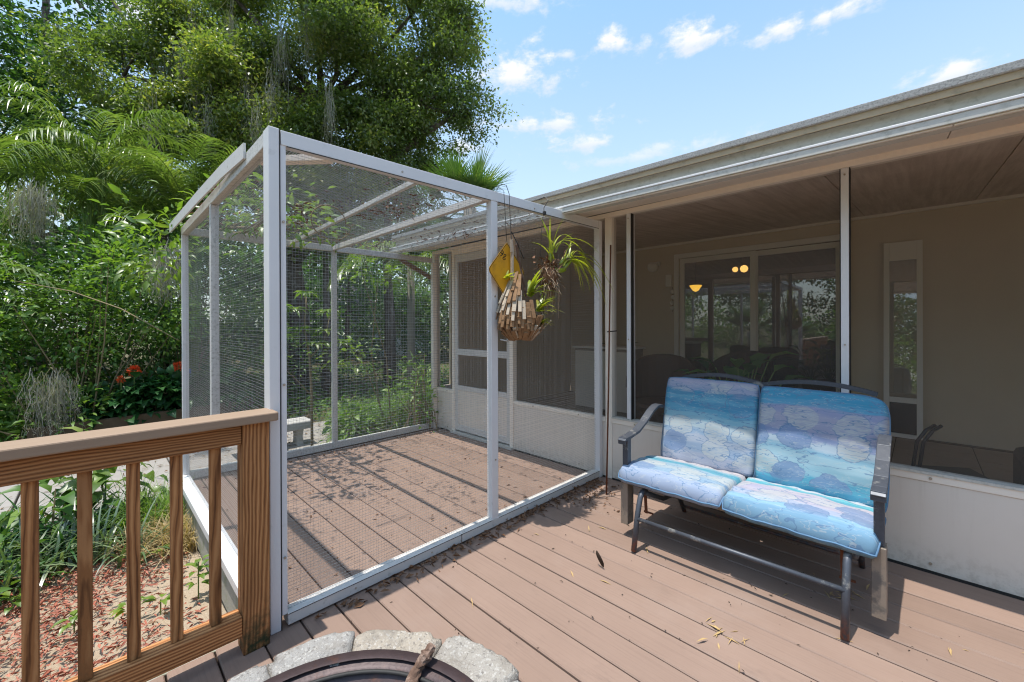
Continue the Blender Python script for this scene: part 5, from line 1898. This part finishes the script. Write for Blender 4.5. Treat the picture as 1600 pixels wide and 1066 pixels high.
def plants():
    G = -.33
    # --- the big live oak
    tree('live_oak', 'tall spreading live oak behind the cage, hung with grey moss', (-9.6, .3, G),
         [(-9.6, .3, G), (-9.5, .35, 1.5), (-9.7, .2, 3.4), (-9.4, .5, 5.2), (-9.2, .8, 7.5)],
         [(-8.6, 1.2, 7.9, 2.5, 2.3, 2.3), (-6.9, 3.0, 7.6, 1.35, 1.25, 1.5), (-7.9, 2.1, 6.1, 1.5, 1.4, 1.3), (-7.5, 2.5, 9.8, 1.7, 1.6, 1.4), (-9.2, .4, 10.4, 2.3, 2.2, 1.6),
          (-10.6, -1.0, 7.2, 1.9, 1.6, 1.9), (-11.4, -1.8, 8.6, 1.5, 1.4, 1.5), (-9.4, .1, 5.6, 1.9, 1.7, 1.2), (-8.2, 1.5, 5.0, 1.3, 1.2, .8), (-10.4, -1.1, 5.3, 1.5, 1.2, 1.0),
          (-6.3, 3.55, 7.0, .75, .7, .8), (-7.0, 3.0, 5.6, .8, .8, .7), (-6.6, 3.2, 9.0, .9, .9, .9), (-7.3, 2.55, 4.9, .6, .6, .5), (-10.9, -1.2, 10.6, 1.6, 1.5, 1.3), (-10.9, -2.6, 6.0, 1.3, 1.2, 1.1), (-11.2, -3.0, 7.4, 1.3, 1.2, 1.1), (-9.7, -1.7, 6.2, 1.3, 1.2, 1.0), (-10.3, -2.6, 4.6, 1.3, 1.3, .9), (-8.4, .2, 4.6, 1.2, 1.1, .8), (-9.0, -1.1, 6.9, 1.2, 1.1, 1.0), (-8.5, .8, 6.5, 1.2, 1.2, 1.0), (-7.4, 1.7, 7.0, 1.0, 1.0, .9), (-8.0, .6, 8.6, 1.2, 1.2, 1.0), (-8.7, -.6, 5.6, 1.1, 1.0, .8)],
         270000, .088, 'oak_leaf', r0=.30, moss=0, sub=12, cl_r=.40,
         moss_at=[(-9.81, -1.89, 8.18), (-9.2, -1.56, 7.16), (-9.26, -1.91, 6.19), (-10.29, -2.36, 6.84), (-8.22, -1.16, 6.15), (-11.41, -2.91, 7.68), (-7.6, -0.83, 6.18), (-7.67, -0.62, 7.26), (-8.7, -1.35, 7.89), (-8.2, -1.85, 5.37), (-7.5, -1.15, 5.36), (-12.0, -3.34, 7.35), (-6.72, 0.03, 5.84), (-9.04, -2.68, 5.37), (-7.48, -0.15, 7.89), (-9.64, -2.14, 7.25)],
         limbs=[([(-9.6, .2, 3.2), (-8.4, 1.3, 5.0), (-7.2, 2.7, 6.6), (-6.4, 3.4, 7.2)], [.2, .15, .09, .03]), ([(-9.6, .2, 3.4), (-10.6, -.9, 5.4), (-11.6, -2.0, 8.6)], [.2, .14, .06])])
    # --- darker tree at the upper left with the slanting bare limb
    tree('sweetgum', 'dark green broadleaf tree at the upper left with sky gaps', (-15.5, -4.6, G),
         [(-15.5, -4.6, G), (-15.4, -4.6, 4), (-15.3, -4.5, 8), (-15.2, -4.4, 11.5)],
         [(-15.6, -5.6, 9.2, 1.9, 1.8, 1.6), (-15.3, -3.9, 11.9, 1.7, 1.5, .8), (-15.0, -6.8, 7.6, 1.8, 1.6, 1.7), (-14.6, -3.9, 7.6, 1.4, 1.3, 1.1), (-14.8, -5.2, 6.4, 1.9, 1.5, 1.3),
          (-14.2, -3.5, 6.0, 1.3, 1.2, 1.0), (-16.4, -7.6, 10.2, 1.8, 1.7, 1.5), (-14.3, -3.1, 9.7, .9, .8, .7), (-14.6, -7.6, 5.6, 1.6, 1.6, 1.5), (-13.6, -2.9, 4.6, 1.2, 1.2, 1.2)],
         40000, .15, 'maple_leaf', r0=.16, moss=0,
         limbs=[([(-11.7, -2.5, 8.2), (-12.04, -2.82, 9.0), (-12.38, -3.16, 9.8), (-12.9, -3.6, 11.2)], [.055, .05, .045, .03]), ([(-10.7, -2.3, -.33), (-10.75, -2.3, 3.0), (-10.86, -2.37, 5.6), (-10.94, -2.44, 7.06), (-11.1, -2.5, 8.2)], [.12, .10, .08, .07, .05])])
    # --- understory behind the cage and path
    tree('laurel_oak', 'slim dark trunked tree standing behind the cage back panel', (-8.9, 2.6, G),
         [(-8.9, 2.6, G), (-8.88, 2.62, 1.6), (-8.95, 2.55, 3.4), (-8.9, 2.6, 4.6)], [(-9.0, 2.5, 4.3, 1.4, 1.3, .9), (-8.2, 3.6, 3.9, 1.2, 1.0, .7)], 5200, .13, 'oak_leaf', r0=.19)
    tree('laurel_oak', 'second bare trunk left of the first behind the cage', (-8.3, .55, G),
         [(-8.3, .55, G), (-8.3, .57, 1.6), (-8.32, .55, 3.6)], [(-8.4, .4, 4.0, 1.2, 1.1, .9)], 3000, .13, 'oak_leaf', r0=.13)
    tree('magnolia', 'leafy mid green tree half hiding the pale house behind', (-15.5, 4.2, G),
         [(-15.5, 4.2, G), (-15.4, 4.2, 2.0), (-15.5, 4.3, 4.5)], [(-15.2, 2.6, 2.2, 1.3, 1.4, 1.3), (-15.4, 5.6, 2.6, 1.3, 1.6, 1.4), (-15.2, 4.0, 4.4, 1.5, 1.8, 1.2), (-15.3, 7.6, 2.0, 1.2, 1.4, 1.3), (-14.8, .8, 3.0, 1.2, 1.3, 1.5)], 12000, .17, 'maple_leaf', r0=.12)
    # --- far belt of woods, one mass, with bright gaps
    arrs = []
    for i in range(120):
        a = R(random.uniform(95, 400))
        d = random.uniform(22, 34)
        c = np.array((2.2 + d * math.cos(a), -3.5 + d * math.sin(a), random.uniform(.5, 7.0)))
        m = 1100
        P = c + rand_unit(m) * rng.uniform(.3, 1, (m, 1)) ** .5 * np.array((2.6, 2.6, 2.0))
        arrs.append(leaf_arrays(P, rand_unit(m), rand_unit(m) * .6 + np.array((0, 0, 1)), rng.uniform(.22, .42, m), .19, .2))
    V, F = cat_arrays(arrs)
    tag(link('far_woods', np_mesh('far_woods', V, F), 'far_leaf', kind='stuff'), 'mixed green woods far behind the garden', 'woods')
    # --- neighbour's pale house glimpsed through the trunks
    hs = thing('neighbour_house', 'pale bluish white house glimpsed through the trees', 'house', (-20, 7.5, G))
    part('wall', MB().box(-23.5, -20.5, 3.0, 12.5, G, 2.6), 'house_white', hs)
    m = MB()
    m.prism([(-.6, 0), (4.4, 0), (1.9, 1.3)], (-24.4, 2.6, 2.6), (1, 0, 0), (0, 0, 1), (0, 1, 0), 10.4)
    part('roof', m, 'house_roof', hs)
    for yy in (5.0, 8.4):
        w = part('window', MB().box(-20.52, -20.44, yy, yy + 1.1, .9, 2.0), 'house_white', hs)
        part('pane', MB().box(-20.44, -20.42, yy + .08, yy + 1.02, .98, 1.92), 'dark_box', w)
    hs = thing('white_shed', 'white shed wall showing between leaves at the left', 'shed', (-17, -8, G))
    part('wall', MB().box(-19.6, -17.2, -9.6, -6.0, G, 3.0), 'house_white', hs)
    m = MB()
    m.prism([(-.3, 0), (2.7, 0), (1.2, .9)], (-19.6, -9.8, 3.0), (1, 0, 0), (0, 0, 1), (0, 1, 0), 4.0)
    part('roof', m, 'house_roof', hs)

    # --- areca-like palms with arching drooping fronds
    def ring(c, n, z, ln, el0=.5, el1=1.25, a0=0, a1=2 * math.pi, dr=(1.3, 2.3)):
        out = []
        for i in range(n):
            a = a0 + (a1 - a0) * (i + random.random() * .7) / n
            el = random.uniform(el0, el1)
            p = np.array(c) + np.array((random.uniform(-.15, .15), random.uniform(-.15, .15), random.uniform(z * .75, z)))
            out.append((p, (math.cos(a) * math.cos(el), math.sin(a) * math.cos(el), math.sin(el)), ln * random.uniform(.8, 1.15), random.uniform(*dr)))
        return out
    kw = dict(group='areca palms beside the cage', nl=34, lw=.024)
    palm_clump('areca palm with long fronds arching over at the far left', (-8.6, -4.9, G), ring((-8.6, -4.9, 0), 20, 4.3, 2.0, .35, 1.3, dr=(1.6, 2.8)), ll=.70, hang=2.4, **kw)
    palm_clump('upright bright areca palm rising close beside the cage corner', (-6.9, -2.3, G), ring((-6.9, -2.3, 0), 18, 3.7, 1.5, .85, 1.45, dr=(.9, 2.0)), ll=.62, hang=1.4, **kw)
    palm_clump('areca palm between the other two, half hidden by shrubs', (-8.3, -3.5, G), ring((-8.3, -3.5, 0), 20, 4.5, 1.9, .4, 1.35, dr=(1.5, 2.6)), ll=.66, hang=2.2, **kw)
    palm_clump('low areca palm with long hanging leaflets at the left edge', (-6.9, -4.9, G), ring((-6.9, -4.9, 0), 12, 2.3, 1.3, .3, 1.2), ll=.56, hang=1.9, **kw)
    # --- queen palm with its fronds hanging behind the cage back panel
    t = palm_clump('queen palm with grey trunk and hanging fronds behind the cage', (-5.6, 1.30, G),
                   [((-5.6, 1.3, 2.75), (-.2, -1, .45), 1.9, 2.0), ((-5.6, 1.3, 2.75), (.9, -.7, .4), 1.9, 2.0), ((-5.6, 1.3, 2.8), (.3, -1, .8), 1.8, 2.2), ((-5.6, 1.3, 2.7), (.8, .2, .5), 1.6, 2.1),
                    ((-5.6, 1.3, 2.75), (-.9, .3, .5), 1.6, 2.0), ((-5.6, 1.3, 2.75), (.9, -.25, .15), 1.9, 1.7), ((-5.6, 1.3, 2.8), (-.6, -.8, .7), 1.7, 2.2), ((-5.6, 1.3, 2.8), (.5, .8, .9), 1.6, 2.2)],
                   name='queen_palm', ll=.62, lw=.030, nl=48, stems=False, hang=1.8)
    part('trunk', MB().tube([(-5.6, 1.3, G), (-5.62, 1.31, 1.2), (-5.6, 1.3, 2.8)], [.10, .085, .075], 10), 'palm_trunk', t, smooth=True)
    fan_palm('fan palm crown showing above the porch roof end', (-4.75, 2.25, G), 4.35, 16, .85)
    # --- shrubs filling the left side from the path back
    shrub('dense glossy shrub with yellow green tips leaning on the cage corner', (-7.5, -2.4, G), [(-7.4, -2.4, 1.9, .8, .8, 1.2), (-7.1, -2.2, 3.1, .6, .6, .7), (-7.7, -3.0, 1.5, .8, .7, 1.2), (-7.3, -1.5, 1.1, .8, .7, 1.1), (-7.6, -.7, .8, .7, .6, .9)], 4600, .095, .038, 'shrub_leaf')
    shrub('tangled shrub draped in grey moss left of the cage', (-7.5, -3.9, G), [(-7.4, -3.9, 1.3, .75, .8, 1.1), (-7.6, -4.9, 1.9, .8, .9, 1.0), (-7.2, -3.4, 2.6, .6, .6, .6)], 5000, .085, .034, 'shrub_leaf')
    shrub('tall back shrub with mid green leaves below the oak', (-9.2, -2.9, G), [(-9.2, -2.9, 1.9, 1.3, 1.3, 1.6), (-9.7, -4.4, 1.9, 1.4, 1.3, 1.6), (-9.0, -1.5, 1.7, 1.1, 1.1, 1.5), (-9.6, -5.6, 1.6, 1.3, 1.2, 1.4)], 7000, .13, .055, 'maple_leaf')
    shrub('low dark understory shrub behind the cage', (-9.2, 1.5, G), [(-9.6, 1.4, .4, .8, 1.4, .7), (-9.2, 3.6, .5, .8, 1.2, .8), (-9.8, -.6, .5, .9, 1.2, .9)], 3000, .12, .05, 'dark_leaf')
    shrub('fern like green shrub at the left edge by the path', (-6.5, -4.5, G), [(-6.5, -4.4, .40, .6, .6, .55), (-6.7, -5.1, .5, .6, .6, .6)], 2000, .10, .035, 'weed_leaf')
    shrub('bright yellow green leafy sprig reaching over the cage top', (-3.6, -3.0, G), [(-3.2, -2.95, 2.45, .30, .30, .16), (-2.75, -2.5, 2.62, .40, .40, .12), (-3.4, -3.05, 2.2, .3, .3, .25)], 420, .12, .042, 'bright_leaf', per=9, cl=.20, stems=0)
    shrub('leafy vine with yellowish leaves behind the back panel', (-3.6, -.4, G), [(-3.5, -.55, 2.28, .25, .42, .16), (-3.3, -.9, 2.45, .12, .12, .14), (-3.7, -.9, 1.1, .2, .35, .15)], 230, .11, .045, 'bright_leaf', per=7, cl=.16, stems=1)
    shrub('sunlit light green shrub in front of the darker ones beside the path', (-6.1, -3.6, G), [(-6.25, -2.75, 1.75, .40, .55, .60), (-6.2, -3.6, 1.65, .40, .65, .70), (-6.15, -4.6, 1.7, .45, .65, .85), (-6.1, -3.2, 2.35, .4, .5, .5)], 4200, .085, .036, 'weed_leaf', stems=3)
    shrub('leafy branch lying over the back corner of the cage roof', (-2.9, -2.4, 2.45), [(-2.25, -2.25, 2.60, .38, .34, .09), (-2.6, -1.75, 2.58, .22, .30, .08), (-1.75, -2.35, 2.58, .28, .22, .06)], 210, .115, .042, 'bright_leaf', name='leafy_branch', cat='branch', per=8, cl=.18, stems=3)
    shrub('long low hedge of mixed green leaves behind the path shrubs', (-10.4, -3.5, G), [(-10.4, -6.4, .7, .9, 1.3, 1.1), (-10.6, -4.6, .8, .9, 1.3, 1.2), (-10.3, -2.8, .8, .9, 1.3, 1.2), (-10.2, -1.0, .7, .9, 1.2, 1.1), (-10.6, -5.6, 2.4, .9, 1.4, 1.0), (-10.8, -3.6, 2.6, .9, 1.3, 1.0)], 9000, .15, .075, 'maple_leaf', name='hedge', cat='hedge', stems=2)
    shrub('bright fern like greenery in the back right corner behind the mesh', (-3.4, .25, G), [(-3.35, -.35, .30, .22, .30, .26), (-3.5, .15, .55, .28, .30, .40), (-3.5, -.95, .12, .22, .28, .22)], 620, .11, .022, 'weed_leaf', name='fern', cat='fern', per=10, cl=.14, stems=3)
    # dead moss clumps hanging at the left
    for p, ln, lab in (((-6.0, -4.05, 3.25), .75, 'wide pale moss curtain hanging below the left palms'), ((-5.0, -2.80, 2.5), .75, 'moss strand hanging beside the cage post'),
                       ((-5.62, -3.88, .80), .75, 'bushy grey moss clump low behind the railing cap')):
        o = moss_clump(None, p, ln, 170)
        o.name = 'moss_clump'
        tag(o, lab, 'moss')
    # trailing bare stems
    o = link('dead_branch', MB().tube([(-2.95, -2.93, 1.35), (-4.0, -3.3, 1.68), (-4.8, -3.7, 1.90), (-6.2, -4.3, 2.1)], [.004, .006, .006, .004], 6).mesh('dead_branch'), 'stem', smooth=True)
    tag(o, 'long thin dead frond stalk reaching to the cage post', 'branch')
    # --- heart-leaf bed with orange pagoda flowers behind the edging board
    shrub('bed of dark heart shaped leaves behind the edging board', (-6.4, -2.7, G), [(-6.0, -2.75, .36, .28, .60, .24), (-6.1, -3.35, .28, .3, .4, .22), (-6.1, -2.1, .42, .3, .4, .26)], 1900, .125, .105, 'dark_leaf', name='heart_leaf_bed', cat='plant', cl=.18, droop=.6, upb=1.4)
    shrub('sunlit yellow green fern clump left of the dark leaf bed', (-6.0, -3.7, G), [(-5.95, -3.75, .25, .35, .5, .35), (-6.2, -4.4, .4, .4, .5, .45)], 1500, .11, .04, 'weed_leaf', name='fern_clump', cat='fern')
    for p, lab in (((-5.95, -3.10, .84), 'larger orange red pagoda flower head above the dark leaves'), ((-5.95, -2.59, .86), 'orange red flower head beside the cage corner post'), ((-5.92, -3.24, .73), 'small orange flower below the larger one')):
        t = thing('pagoda_flower', lab, 'flower', (p[0], p[1], G))
        n = 190 if 'small' not in lab else 50
        u = rand_unit(n)
        sc = 1.0 if n > 60 else .5
        P = np.array(p) + u * np.array((.065, .065, .065)) * sc * rng.uniform(.4, 1, (n, 1))
        V, F = leaf_arrays(P, u, rand_unit(n), .036, .022, .2)
        link('petals', np_mesh('petals', V, F), 'flower', t)
        part('stem', MB().tube([(p[0], p[1], G), p], .008, 6), 'green_stem', t)
    o = link('edging_board', MB().beam((-5.72, -4.10, -.06), (-5.70, -1.95, -.01), .05, .54).mesh('edging_board'), 'edging_wood', bevel=.008)
    tag(o, 'dark brown timber edging board in front of the leaf bed', 'edging')
    o = link('garden_stake', MB().tube([(-6.75, -2.30, G), (-6.75, -2.36, .75)], .022, 8).mesh('garden_stake'), 'blue_plastic', smooth=True)
    tag(o, 'blue garden stake leaning behind the orange flower', 'stake')
    # --- concrete bench behind the cage
    t = thing('concrete_bench', 'small weathered concrete garden bench behind the cage', 'bench', (-4.3, -1.6, G))
    part('seat', MB().box(-4.50, -4.15, -2.25, -1.24, -.02, .10), 'concrete', t, bevel=.02)
    for yy in (-2.05, -1.44):
        part('leg', MB().prism([(-.14, 0), (.14, 0), (.09, .12), (.07, .2), (.12, .302), (-.12, .302), (-.07, .2), (-.09, .12)], (-4.325, yy, G + .005), (1, 0, 0), (0, 0, 1), (0, 1, 0), .09), 'concrete', t, bevel=.01)
    # --- sapling with palmate pale leaves behind the back mesh
    t = thing('young_sapling', 'thin stemmed sapling with tiers of light green leaves behind the mesh', 'sapling', (-3.95, -1.33, G))
    m = MB()
    m.tube([(-3.95, -1.33, G), (-3.93, -1.34, .5), (-3.95, -1.36, 1.05), (-3.97, -1.42, 1.45), (-3.95, -1.40, 1.9)], [.020, .018, .015, .011, .006], 7)
    m.tube([(-3.95, -1.36, 1.02), (-3.9, -1.18, 1.25), (-3.9, -1.10, 1.6)], [.010, .008, .004], 6)
    m.tube([(-3.94, -1.34, .5), (-3.9, -1.6, .8), (-3.9, -1.8, 1.0)], [.010, .007, .004], 6)
    part('stem', m, 'stem', t, smooth=True)
    arr = []
    for c in ((-3.95, -1.40, 1.95), (-3.95, -1.58, 1.72), (-3.9, -1.12, 1.7), (-3.95, -1.5, 1.45), (-3.9, -1.15, 1.42), (-3.9, -1.3, 1.25), (-3.9, -1.75, 1.75), (-3.9, -1.80, 1.05), (-3.85, -1.0, .92), (-3.85, -.95, 1.25), (-3.9, -1.7, 1.35)):
        n = 24
        a = rng.uniform(0, 2 * np.pi, n)
        T = np.stack([np.cos(a), np.sin(a), rng.uniform(-.35, .25, n)], 1)
        arr.append(broad_arrays(np.array(c) + T * .03, T, np.tile((0, 0, 1.0), (n, 1)) + rng.normal(size=(n, 3)) * .25, rng.uniform(.09, .19, n), .045, .5))
    V, F = cat_arrays(arr)
    link('foliage', np_mesh('foliage', V, F), 'bright_leaf', t, smooth=True)
    # --- feathery weed mound behind the cage
    n = 5200
    P = np.array((-4.0, -.15, G)) + np.stack([rng.normal(size=n) * .28, rng.uniform(-.75, .65, n), np.zeros(n)], 1)
    D = rng.normal(size=(n, 3)) * .28 + np.array((0, 0, 1))
    V, F = blade_arrays(P, D, None, rng.uniform(.22, .66, n) * (1 - .35 * np.abs(P[:, 1] + .15)), .004, rng.uniform(.3, 1.5, n), 5)
    m = 15000
    k = rng.integers(0, n, m)
    Q = P[k] + D[k] / np.linalg.norm(D[k], axis=1, keepdims=True) * (rng.uniform(.06, .58, (m, 1))) + rng.normal(size=(m, 3)) * .06
    V2, F2 = blade_arrays(Q, rand_unit(m) + np.array((0, 0, .5)), None, rng.uniform(.05, .12, m), .005, 1.0, 5)
    V, F = cat_arrays([(V, F), (V2, F2)])
    tag(link('feathery_weeds', np_mesh('feathery_weeds', V, F), 'weed_leaf', kind='stuff'), 'feathery light green weeds growing against the back of the cage', 'weeds')
    shrub('broad pale weeds among the feathery mound', (-3.7, -.75, G), [(-3.7, -.85, .12, .25, .3, .32), (-3.6, .15, .35, .2, .3, .45)], 240, .13, .07, 'weed_leaf', name='broad_weed', cat='weed', per=6)
    shrub('vine climbing the house corner post inside the cage', (-2.95, -.12, 0), [(-2.93, -.15, .62, .06, .16, .22), (-2.95, -.18, 1.0, .05, .12, .25), (-2.75, -.22, .3, .10, .1, .25)], 150, .085, .045, 'weed_leaf', name='climbing_vine', cat='vine', per=6, cl=.12)
    # --- strappy border plants behind the balusters
    bp = [(-2.35 + random.uniform(-.35, .3), -3.75 + random.uniform(-.5, .5), G) for _ in range(18)]
    blades('arching grey green strap leaf clump behind the balusters', 'strap_leaf_clump', bp, 330, .62, .026, 'strap_leaf', (.8, 2.4), .8)
    bp = [(-2.9 + random.uniform(-.4, .4), -4.0 + random.uniform(-.6, .6), G) for _ in range(18)]
    blades('darker strap leaf clump at the left edge by the path', 'strap_leaf_clump', bp, 300, .60, .030, 'dark_leaf', (.8, 2.4), .8)
    bp = [(-2.15 + random.uniform(-.2, .2), -3.10 + random.uniform(-.16, .16), G) for _ in range(14)]
    blades('tuft of dry straw coloured grass beside the cage', 'dry_grass_tuft', bp, 520, .46, .007, 'dry_grass', (.7, 2.6), .9, 'grass')
    bp = [(-2.65 + random.uniform(-.3, .3), -3.12 + random.uniform(-.25, .2), G) for _ in range(14)]
    blades('tall green grass tuft behind the dry one', 'green_grass_tuft', bp, 420, .62, .009, 'weed_leaf', (.6, 2.2), .6, 'grass')
    shrub('young plant with large ragged bright leaves among the balusters', (-3.0, -3.45, G), [(-3.0, -3.42, .05, .22, .28, .22)], 60, .17, .10, 'palm_leaf', name='young_papaya', cat='plant', per=4, cl=.16, droop=.7, upb=1.6, stems=5)
    shrub('second large leaved young plant nearer the left edge', (-2.75, -3.72, G), [(-2.75, -3.72, -.02, .24, .2, .22)], 60, .16, .09, 'shrub_leaf', name='young_papaya', cat='plant', per=4, cl=.16, droop=.7, upb=1.6, stems=5)
    shrub('low leafy weeds in the shade at the left edge', (-2.6, -4.2, G), [(-2.55, -4.15, -.2, .4, .35, .16), (-2.1, -4.05, -.25, .3, .25, .10)], 600, .085, .035, 'shrub_leaf', name='low_weeds', cat='weed', per=8)
    # seedlings in the mulch
    seeds = (((-1.19, -3.03), 'tallest bright seedling, in the sand beside the cage sill'), ((-1.37, -3.60), 'small bright seedling second from the left in the red mulch'),
             ((-1.27, -3.36), 'small bright seedling in the middle of the red mulch'), ((-1.88, -3.88), 'small bright seedling at the left edge of the red mulch'),
             ((-1.21, -3.22), 'small bright seedling where red mulch meets sand'), ((-1.95, -3.14), 'small bright seedling at the foot of the dry grass tuft'))
    for i, ((x, y), lab) in enumerate(seeds):
        big = i == 0
        t = thing('seedling', lab, 'seedling', (x, y, G), 'seedlings in the mulch and sand')
        n = 15 if big else 7
        hh = .26 if big else .09
        a = rng.uniform(0, 2 * np.pi, n)
        T = np.stack([np.cos(a), np.sin(a), rng.uniform(0, .5, n)], 1)
        P = np.stack([np.full(n, x), np.full(n, y), G + .02 + rng.uniform(.3, 1, n) * hh], 1) + T * .02
        V, F = broad_arrays(P, T, np.tile((0, 0, 1.0), (n, 1)), rng.uniform(.05, .09, n), .038, .4)
        link('foliage', np_mesh('foliage', V, F), 'bright_leaf', t, smooth=True)
        part('stem', MB().tube([(x, y, G - .01), (x + .006, y, G + hh)], .004, 5), 'green_stem', t)
    # --- mulch chips and ground litter
    n = 13000
    x = rng.uniform(-2.6, -.2, n)
    y = rng.uniform(-5.6, -3.0, n)
    edge = -3.25 - .35 * (x + 2.2) + .18 * np.sin(x * 5)
    prob = 1 / (1 + np.exp((y - (-3.33 + .10 * np.sin(x * 6))) / .15))
    keep = rng.uniform(size=n) < prob
    x, y = x[keep], y[keep]
    n = len(x)
    P = np.stack([x, y, G + .018 + rng.uniform(0, .022, n)], 1)
    V, F = leaf_arrays(P, rand_unit(n) * np.array((1, 1, .22)), np.tile((0, 0, 1.0), (n, 1)) + rng.normal(size=(n, 3)) * .45, rng.uniform(.025, .075, n), rng.uniform(.006, .017, n), .35)
    tag(link('mulch', np_mesh('mulch', V, F), 'mulch_chip', kind='stuff'), 'red shredded bark mulch below the railing', 'mulch')
    n = 9000
    x = rng.uniform(-11, -.3, n)
    y = rng.uniform(-6, 2.5, n)
    P = np.stack([x, y, np.where((x > -5.6) & (x < -3.3), -.252, G + .015) + rng.uniform(0, .02, n)], 1)
    keep = ~((x > -2.95) & (y > -2.95))
    keep &= ~((x > -2.0) & (rng.uniform(size=n) < .6))
    keep &= ~((x > -5.7) & (x < -3.2) & (rng.uniform(size=n) < .75))
    P = P[keep]
    n = len(P)
    V, F = leaf_arrays(P, rand_unit(n) * np.array((1, 1, .2)), np.tile((0, 0, 1.0), (n, 1)) + rng.normal(size=(n, 3)) * .4, rng.uniform(.03, .08, n), rng.uniform(.012, .03, n), .3)
    tag(link('ground_litter', np_mesh('ground_litter', V, F), 'litter', kind='stuff'), 'brown fallen leaves over the sandy garden ground', 'leaf litter')
    # ground cover between path and trees
    n = 9000
    x = rng.uniform(-14, -5.7, n)
    y = rng.uniform(-8, 6, n)
    P = np.stack([x, y, np.full(n, G)], 1)
    V, F = broad_arrays(P + np.array((0, 0, 1)) * rng.uniform(.03, .35, (n, 1)), rand_unit(n) * np.array((1, 1, .4)), np.tile((0, 0, 1.0), (n, 1)) + rng.normal(size=(n, 3)) * .4, rng.uniform(.07, .16, n), .06, .4)
    tag(link('ground_cover', np_mesh('ground_cover', V, F), 'shrub_leaf', kind='stuff'), 'low green ground cover under the trees', 'ground cover')
    # --- garden on the camera's left, mirrored in the glass door
    fan_palm('fan palm in the side garden mirrored in the glass door', (-1.4, -8.6, G), 1.2, 18, 1.0, rot=.5)
    fan_palm('second fan palm mirrored beside the first', (-2.9, -9.4, G), 1.5, 18, 1.0, rot=1.7)
    shrub('tall hedge in the side yard mirrored in the pet door panel', (4.2, -11.5, G), [(3.0, -11.5, 1.3, 2.0, 1.0, 1.8), (6.0, -11.5, 1.4, 2.2, 1.0, 1.9)], 3600, .17, .07, 'weed_leaf')
    shrub('sunny hedge behind the mirrored palms', (-1.0, -10.5, G), [(-2.5, -10.8, 1.0, 2.2, .9, 1.5), (1.0, -10.6, .9, 1.8, .9, 1.4), (-5.5, -10.5, 1.3, 1.8, 1.0, 1.7)], 4200, .17, .07, 'weed_leaf')


plants()
for o in list(bpy.data.objects):
    if 'base' in o:
        del o['base']
